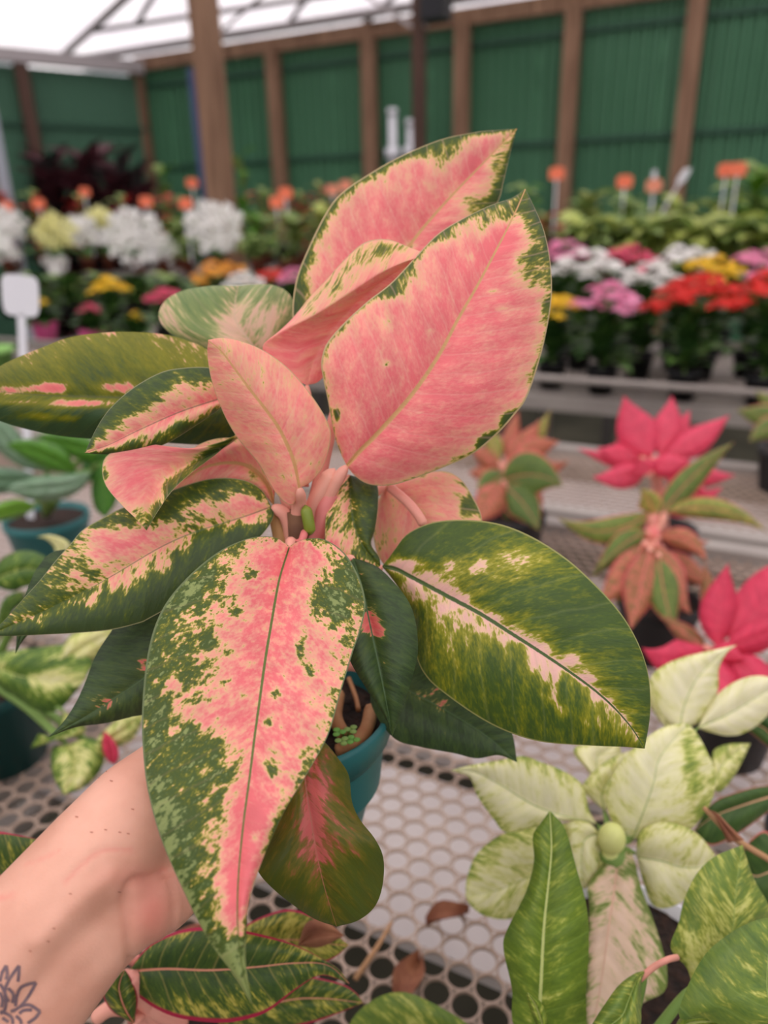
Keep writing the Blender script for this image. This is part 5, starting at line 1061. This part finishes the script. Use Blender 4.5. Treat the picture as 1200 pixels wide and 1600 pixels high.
# foliage plants ------------------------------------------------------
LB = {k: tleaf('leaf', M[k], w, ar, .15, 6, 4, pk) for k, w, ar, pk in (('yg', .6, .25, .7), ('fg', .5, .3, .7), ('bur', .5, .2, .75), ('dk', .3, .25, .8), ('redf', .5, .25, .75), ('olf', .45, .3, .75), ('midgreen', .4, .35, .8))}
def foliage(x, y, b, kinds, label, R, n=26, z0=None, group='foliage plants on the rear bench', up=.5, cat='potted plant', potme=None, h=None):
    z0 = REARZ + .0035 if z0 is None else z0
    T = ROW(x, y, b); base = np.array([T[0], T[1], z0]); hh = max(.15, T[2] - z0) if h is None else h; r_ = random.Random(int(x * 5 + y))
    t = thing('foliage_plant', label, cat, base, 0, group); put('pot', potme or POTT, t, (0, 0, 0), (0, 0, 0), 1)
    for k in range(n):
        a = k * 2.399; q = (k + .5) / n; L = R * r_.uniform(.7, 1.1)
        put('leaf', LB[kinds[k % len(kinds)]], t, (0, 0, .1 + (hh - .1) * q), (up * (.1 + q) + r_.uniform(-.15, .2), r_.uniform(-.3, .3), a), L)
    MB().tube([(0, 0, .09), (0, 0, hh)], .006, 6).build('stem', M['greenstem'], t, world=False)
    return t
for i, (x, y, b, k, R, lab) in enumerate(((850, 330, 5.3, ('redf', 'olf'), .14, 'reddish foliage plant beside the tip of the large pink leaf'), (905, 345, 4.95, ('fg', 'yg'), .2, 'green foliage plant at the left end of the right rear row'), (880, 375, 4.85, ('dk', 'dk'), .2, 'dark blackish foliage plant behind the pink kalanchoe'), (925, 368, 4.85, ('dk', 'fg'), .16, 'low dark foliage plant beside the blackish one'),
        (960, 340, 5.0, ('fg', 'yg'), .2, 'green foliage plant, second in the right rear row'), (1015, 345, 4.9, ('yg', 'fg'), .22, 'lime green foliage plant in the middle of the right rear row'), (1080, 350, 4.9, ('fg', 'yg', 'yg'), .22, 'lime green plant right of the middle of the rear row'), (1140, 345, 4.9, ('yg', 'fg'), .22, 'lime green plant under the paired orange tags'), (1200, 350, 4.9, ('yg', 'fg'), .22, 'green foliage plant at the right end of the rear row'),
        (985, 310, 5.7, ('fg',), .2, 'green foliage plant on the far row right of the pink leaf tip'), (1060, 310, 5.8, ('fg', 'yg'), .2, 'green plant on the far row by the slanted label'), (1130, 312, 5.8, ('yg', 'fg'), .2, 'green plant on the far row below the orange tags'), (920, 300, 5.9, ('fg', 'olf'), .2, 'green plant on the far row under a round orange tag'), (1185, 262, 6.0, ('midgreen', 'fg'), .28, 'tall green plant at the far right by the green wall'), (820, 285, 6.1, ('midgreen', 'fg'), .16, 'small green plant just right of the pink leaf tips'),
        (400, 340, 5.3, ('fg', 'midgreen'), .2, 'green plant right of the timber post on the rear bench'), (455, 345, 5.1, ('olf', 'fg'), .2, 'yellow-green plant below the pair of orange tags at centre left'), (505, 330, 5.2, ('olf', 'yg'), .18, 'pale yellow-green plant left of the tall pink leaf'), (540, 320, 5.7, ('olf', 'redf'), .16, 'mixed red and green plant behind the tall pink leaf'), (470, 305, 6.0, ('redf', 'fg'), .15, 'red-leaved plant on the far row, centre left'), (410, 300, 6.1, ('redf', 'fg', 'fg'), .16, 'red and green plant right of the timber post'),
        (275, 350, 5.5, ('fg',), .18, 'green plant between the two big white orchids'), (265, 310, 6.0, ('fg', 'redf'), .16, 'green plant on the far row left of the timber post'), (190, 312, 5.9, ('redf', 'fg'), .15, 'red-flushed plant behind the largest white orchid'), (120, 308, 5.9, ('redf', 'redf', 'fg'), .15, 'red plant behind the cream-yellow orchid'), (50, 305, 5.9, ('redf', 'fg'), .15, 'red plant on the far row at left'), (0, 305, 5.9, ('redf', 'redf'), .15, 'red plant at the far left edge'),
        (445, 385, 4.9, ('fg', 'dk'), .14, 'low green plant beside the rear bench rail, centre left'), (400, 378, 4.9, ('fg', 'fg'), .15, 'low green plant right of the white orchid by the post'), (500, 290, 6.2, ('redf', 'olf'), .14, 'small orange-red plant on the far row left of the tall leaf'), (560, 285, 6.2, ('redf', 'fg'), .12, 'small red plant seen just above the tall pink leaf edge'), (290, 380, 4.95, ('fg', 'fg'), .13, 'low green plant between the drooping orchids'))):
    foliage(x, y + (10 if x > 800 else 0), b, k, lab, R * 1.15, 30, up=.12)
# burgundy shrub standing on the floor behind the benches
for (x, y, lab, R) in ((62, 288, 'low dark burgundy shrub at the far left below the pale upright', .34), (215, 290, 'low dark burgundy shrub beside the wall corner post', .4), (80, 268, 'dark burgundy shrub at the left in front of the green wall', .55), (135, 262, 'tallest dark burgundy shrub by the left green wall', .55), (185, 275, 'dark burgundy shrub nearest the wall corner', .5)):
    foliage(x, y, 6.6, ('bur', 'bur', 'dk'), lab, R, 84, z0=0.0005, group='burgundy shrubs by the left wall', up=.6, cat='shrub')
foliage(500 / 2 + 2, 268, 7.3, ('midgreen', 'fg'), 'dark green plant at the foot of the green wall left of the post', .3, 30, z0=.0005, group='plants at the wall', up=.5)
foliage(376, 250, 7.6, ('fg', 'midgreen'), 'dark green plant hanging by the wall right of the post', .3, 24, z0=.0005, group='plants at the wall', up=.5)

# dark green unflowered pots filling the back row of the third bench
BK = ['far left, behind the magenta wraps', 'behind the cream-yellow small one', 'behind the bright yellow kalanchoe', 'left of the rose-red kalanchoe', 'behind the rose-red kalanchoe', 'left of the amber kalanchoe', 'behind the amber kalanchoe', 'behind the white kalanchoe at left', 'left of the tall pink leaf', 'just right of the large pink leaf edge',
      'behind the pink kalanchoe at right', 'behind the white kalanchoes at right', 'behind the bright red kalanchoe', 'behind the yellow kalanchoe at right', 'at the right end of the bench']
LB['kg'] = tleaf('leaf', M['kg'], .6, .25, .15, 6, 4, .7)
for i, x in enumerate((5, 55, 105, 160, 215, 270, 325, 385, 445, 850, 910, 985, 1060, 1135, 1210)):
    foliage(x, 446 if x < 500 else 432, 3.78, ('kg', 'kg', 'fg'), 'dark green leafy pot ' + BK[i], .17, 34, z0=BZ + .0005, group='unflowered pots on the third bench', up=.4, potme=POTB)
# tags -----------------------------------------------------------------
def tagstick(x, y, b, w, h, m_, label, zb, lean=0.0, head=True, group='price tags on sticks'):
    T = ROW(x, y, b); s = T - np.array([0, 0, T[2] - zb]); t = thing('plant_tag', label, 'plant tag', s, 0, group)
    face = np.array([-T[0], -T[1], 0.0]); face /= np.linalg.norm(face); sd = np.cross([0, 0, 1.0], face)
    up = np.array([0, 0, 1.0]) + sd * lean; up /= np.linalg.norm(up)
    c = T; st0 = T - up * (T[2] - zb)
    t.location = Vector(st0)
    MB().bar(st0, c - up * h * .4, .012, .003, face).build('stick', M['whitepl'], t)
    if head:
        # rounded plate
        v = []; n = 20
        for k in range(n):
            a = 2 * math.pi * k / n; ca, sa = math.cos(a), math.sin(a); ex = .55
            xx = math.copysign(abs(ca) ** ex, ca) * w / 2; yy = math.copysign(abs(sa) ** ex, sa) * h / 2
            v += [c + sd * xx + up * yy + face * .0015, c + sd * xx + up * yy - face * .0015]
        f = [tuple(range(0, 2 * n, 2)), tuple(range(1, 2 * n, 2))[::-1]] + [(2 * k, 2 * k + 1, (2 * k + 3) % (2 * n), (2 * k + 2) % (2 * n)) for k in range(n)]
        MB().add(v, f).build('plate', m_, t)
    return t
for (x, y, b, m_, lab) in ((60, 318, 4.85, 'orange', 'orange price tag standing by the cream-yellow orchid'), (228, 315, 4.85, 'orange', 'orange price tag above the largest white orchid'), (290, 318, 4.85, 'orange', 'orange price tag left of the orchid at the post'), (300, 286, 5.8, 'orange', 'small orange price tag further back left of the timber post'), (132, 300, 5.8, 'orange', 'orange price tag among red plants behind the orchids'), (10, 322, 4.9, 'orange', 'orange price tag at the left edge'),
        (432, 316, 5.1, 'orange', 'lower of the two orange tags at centre left'), (446, 302, 5.15, 'orange', 'upper of the two orange tags at centre left'), (520, 297, 5.9, 'peach', 'pale orange tag left of the tall pink leaf'), (540, 290, 6.0, 'peach', 'peach tag touching the edge of the tall pink leaf'), (870, 271, 5.6, 'orange', 'round orange tag in front of a wall post at right'), (976, 284, 5.6, 'orange', 'small orange tag over the right green plants'), (1135, 266, 5.7, 'orange', 'left one of the paired orange tags at right'), (1153, 265, 5.65, 'orange', 'right one of the paired orange tags at right'), (1022, 290, 5.7, 'peach', 'faint peach tag beside the slanted white label')):
    tagstick(x, y, b, .105, .085, M[m_], lab, REARZ + .1)
tagstick(1068, 275, 5.4, .05, .10, M['whitepl'], 'slanted white label among the right green plants', REARZ + .1, lean=.5, group='white plant labels')
tagstick(1022, 278, 5.7, .03, .10, M['whitepl'], 'thin white label over the right green plants', REARZ + .1, group='white plant labels')
# big white tag near the left edge
T = D(32, 462, 1.25)
t = thing('plant_tag', 'large blank white plant tag at the left edge above the leaves', 'plant tag', G(20, 690, BZ + .1))
foot = rimS + np.array([-.035, .01, -.012]); t.location = Vector(foot)
face = np.array([0, -1.0, .0]); sd = np.array([1.0, 0, 0]); ax = T - foot; ax /= np.linalg.norm(ax); sd = np.cross(face, ax); sd = -sd if sd[0] < 0 else sd; sd /= np.linalg.norm(sd); fc = np.cross(sd, ax)
def plate(cx_, cy_, hw0, hw1, hl, th=.0012):
    c = T + ax * cy_ + sd * cx_; v = []; n = 28
    for k in range(n):
        a = 2 * math.pi * k / n; ca, sa = math.cos(a), math.sin(a); xx = math.copysign(abs(ca) ** .4, ca); yy = math.copysign(abs(sa) ** .4, sa)
        v += [c + sd * xx * (hw0 + (hw1 - hw0) * (yy + 1) / 2) + ax * yy * hl + fc * th, c + sd * xx * (hw0 + (hw1 - hw0) * (yy + 1) / 2) + ax * yy * hl - fc * th]
    return MB().add(v, [tuple(range(0, 2 * n, 2)), tuple(range(1, 2 * n, 2))[::-1]] + [(2 * k, 2 * k + 1, (2 * k + 3) % (2 * n), (2 * k + 2) % (2 * n)) for k in range(n)])
plate(0, 0, .030, .031, .034).build('plate', M['whitepl'], t)
MB().add([], []).bar(foot, T - ax * .03, .014, .0024, fc).build('stick', M['whitepl'], t)
# lime pot beside it on the far bench
lp = G(-4, 600, BZ); lpt = thing('flower_pot', 'lime green pot at the left edge below the white tag', 'pot', lp)
MB().lathe(lp, [(0, .0005), (.06, .0005), (.085, .13), (.092, .13), (.092, .15), (.084, .15), (.08, .12), (0, .12)], 28).build('pot_wall', M['limepl'], lpt, smooth=True)
# white pipes by the wall
for (x, y0, y1, lab) in ((614, 240, 175, 'taller white upright pipe by the green wall above the tall pink leaf'), (642, 238, 192, 'shorter white upright pipe beside the thin dark post')):
    p = ROW(x, y0, 7.6); q = ROW(x, y1, 7.6); t = thing('white_pipe', lab, 'pipe', (p[0], p[1], 0), 0, 'white upright pipes')
    MB().tube([(p[0], p[1], 0), (p[0], p[1], q[2])], .04, 12).build('pipe', M['whitepl'], t, smooth=True)
    MB().lathe((p[0], p[1], p[2]), [(.04, -.05), (.075, -.05), (.075, .05), (.04, .05)], 16).build('collar', M['whitepl'], t, smooth=True)
    MB().lathe((p[0], p[1], q[2]), [(0, .03), (.05, .03), (.05, -.03), (.04, -.03)], 16).build('cap', M['whitepl'], t, smooth=True)
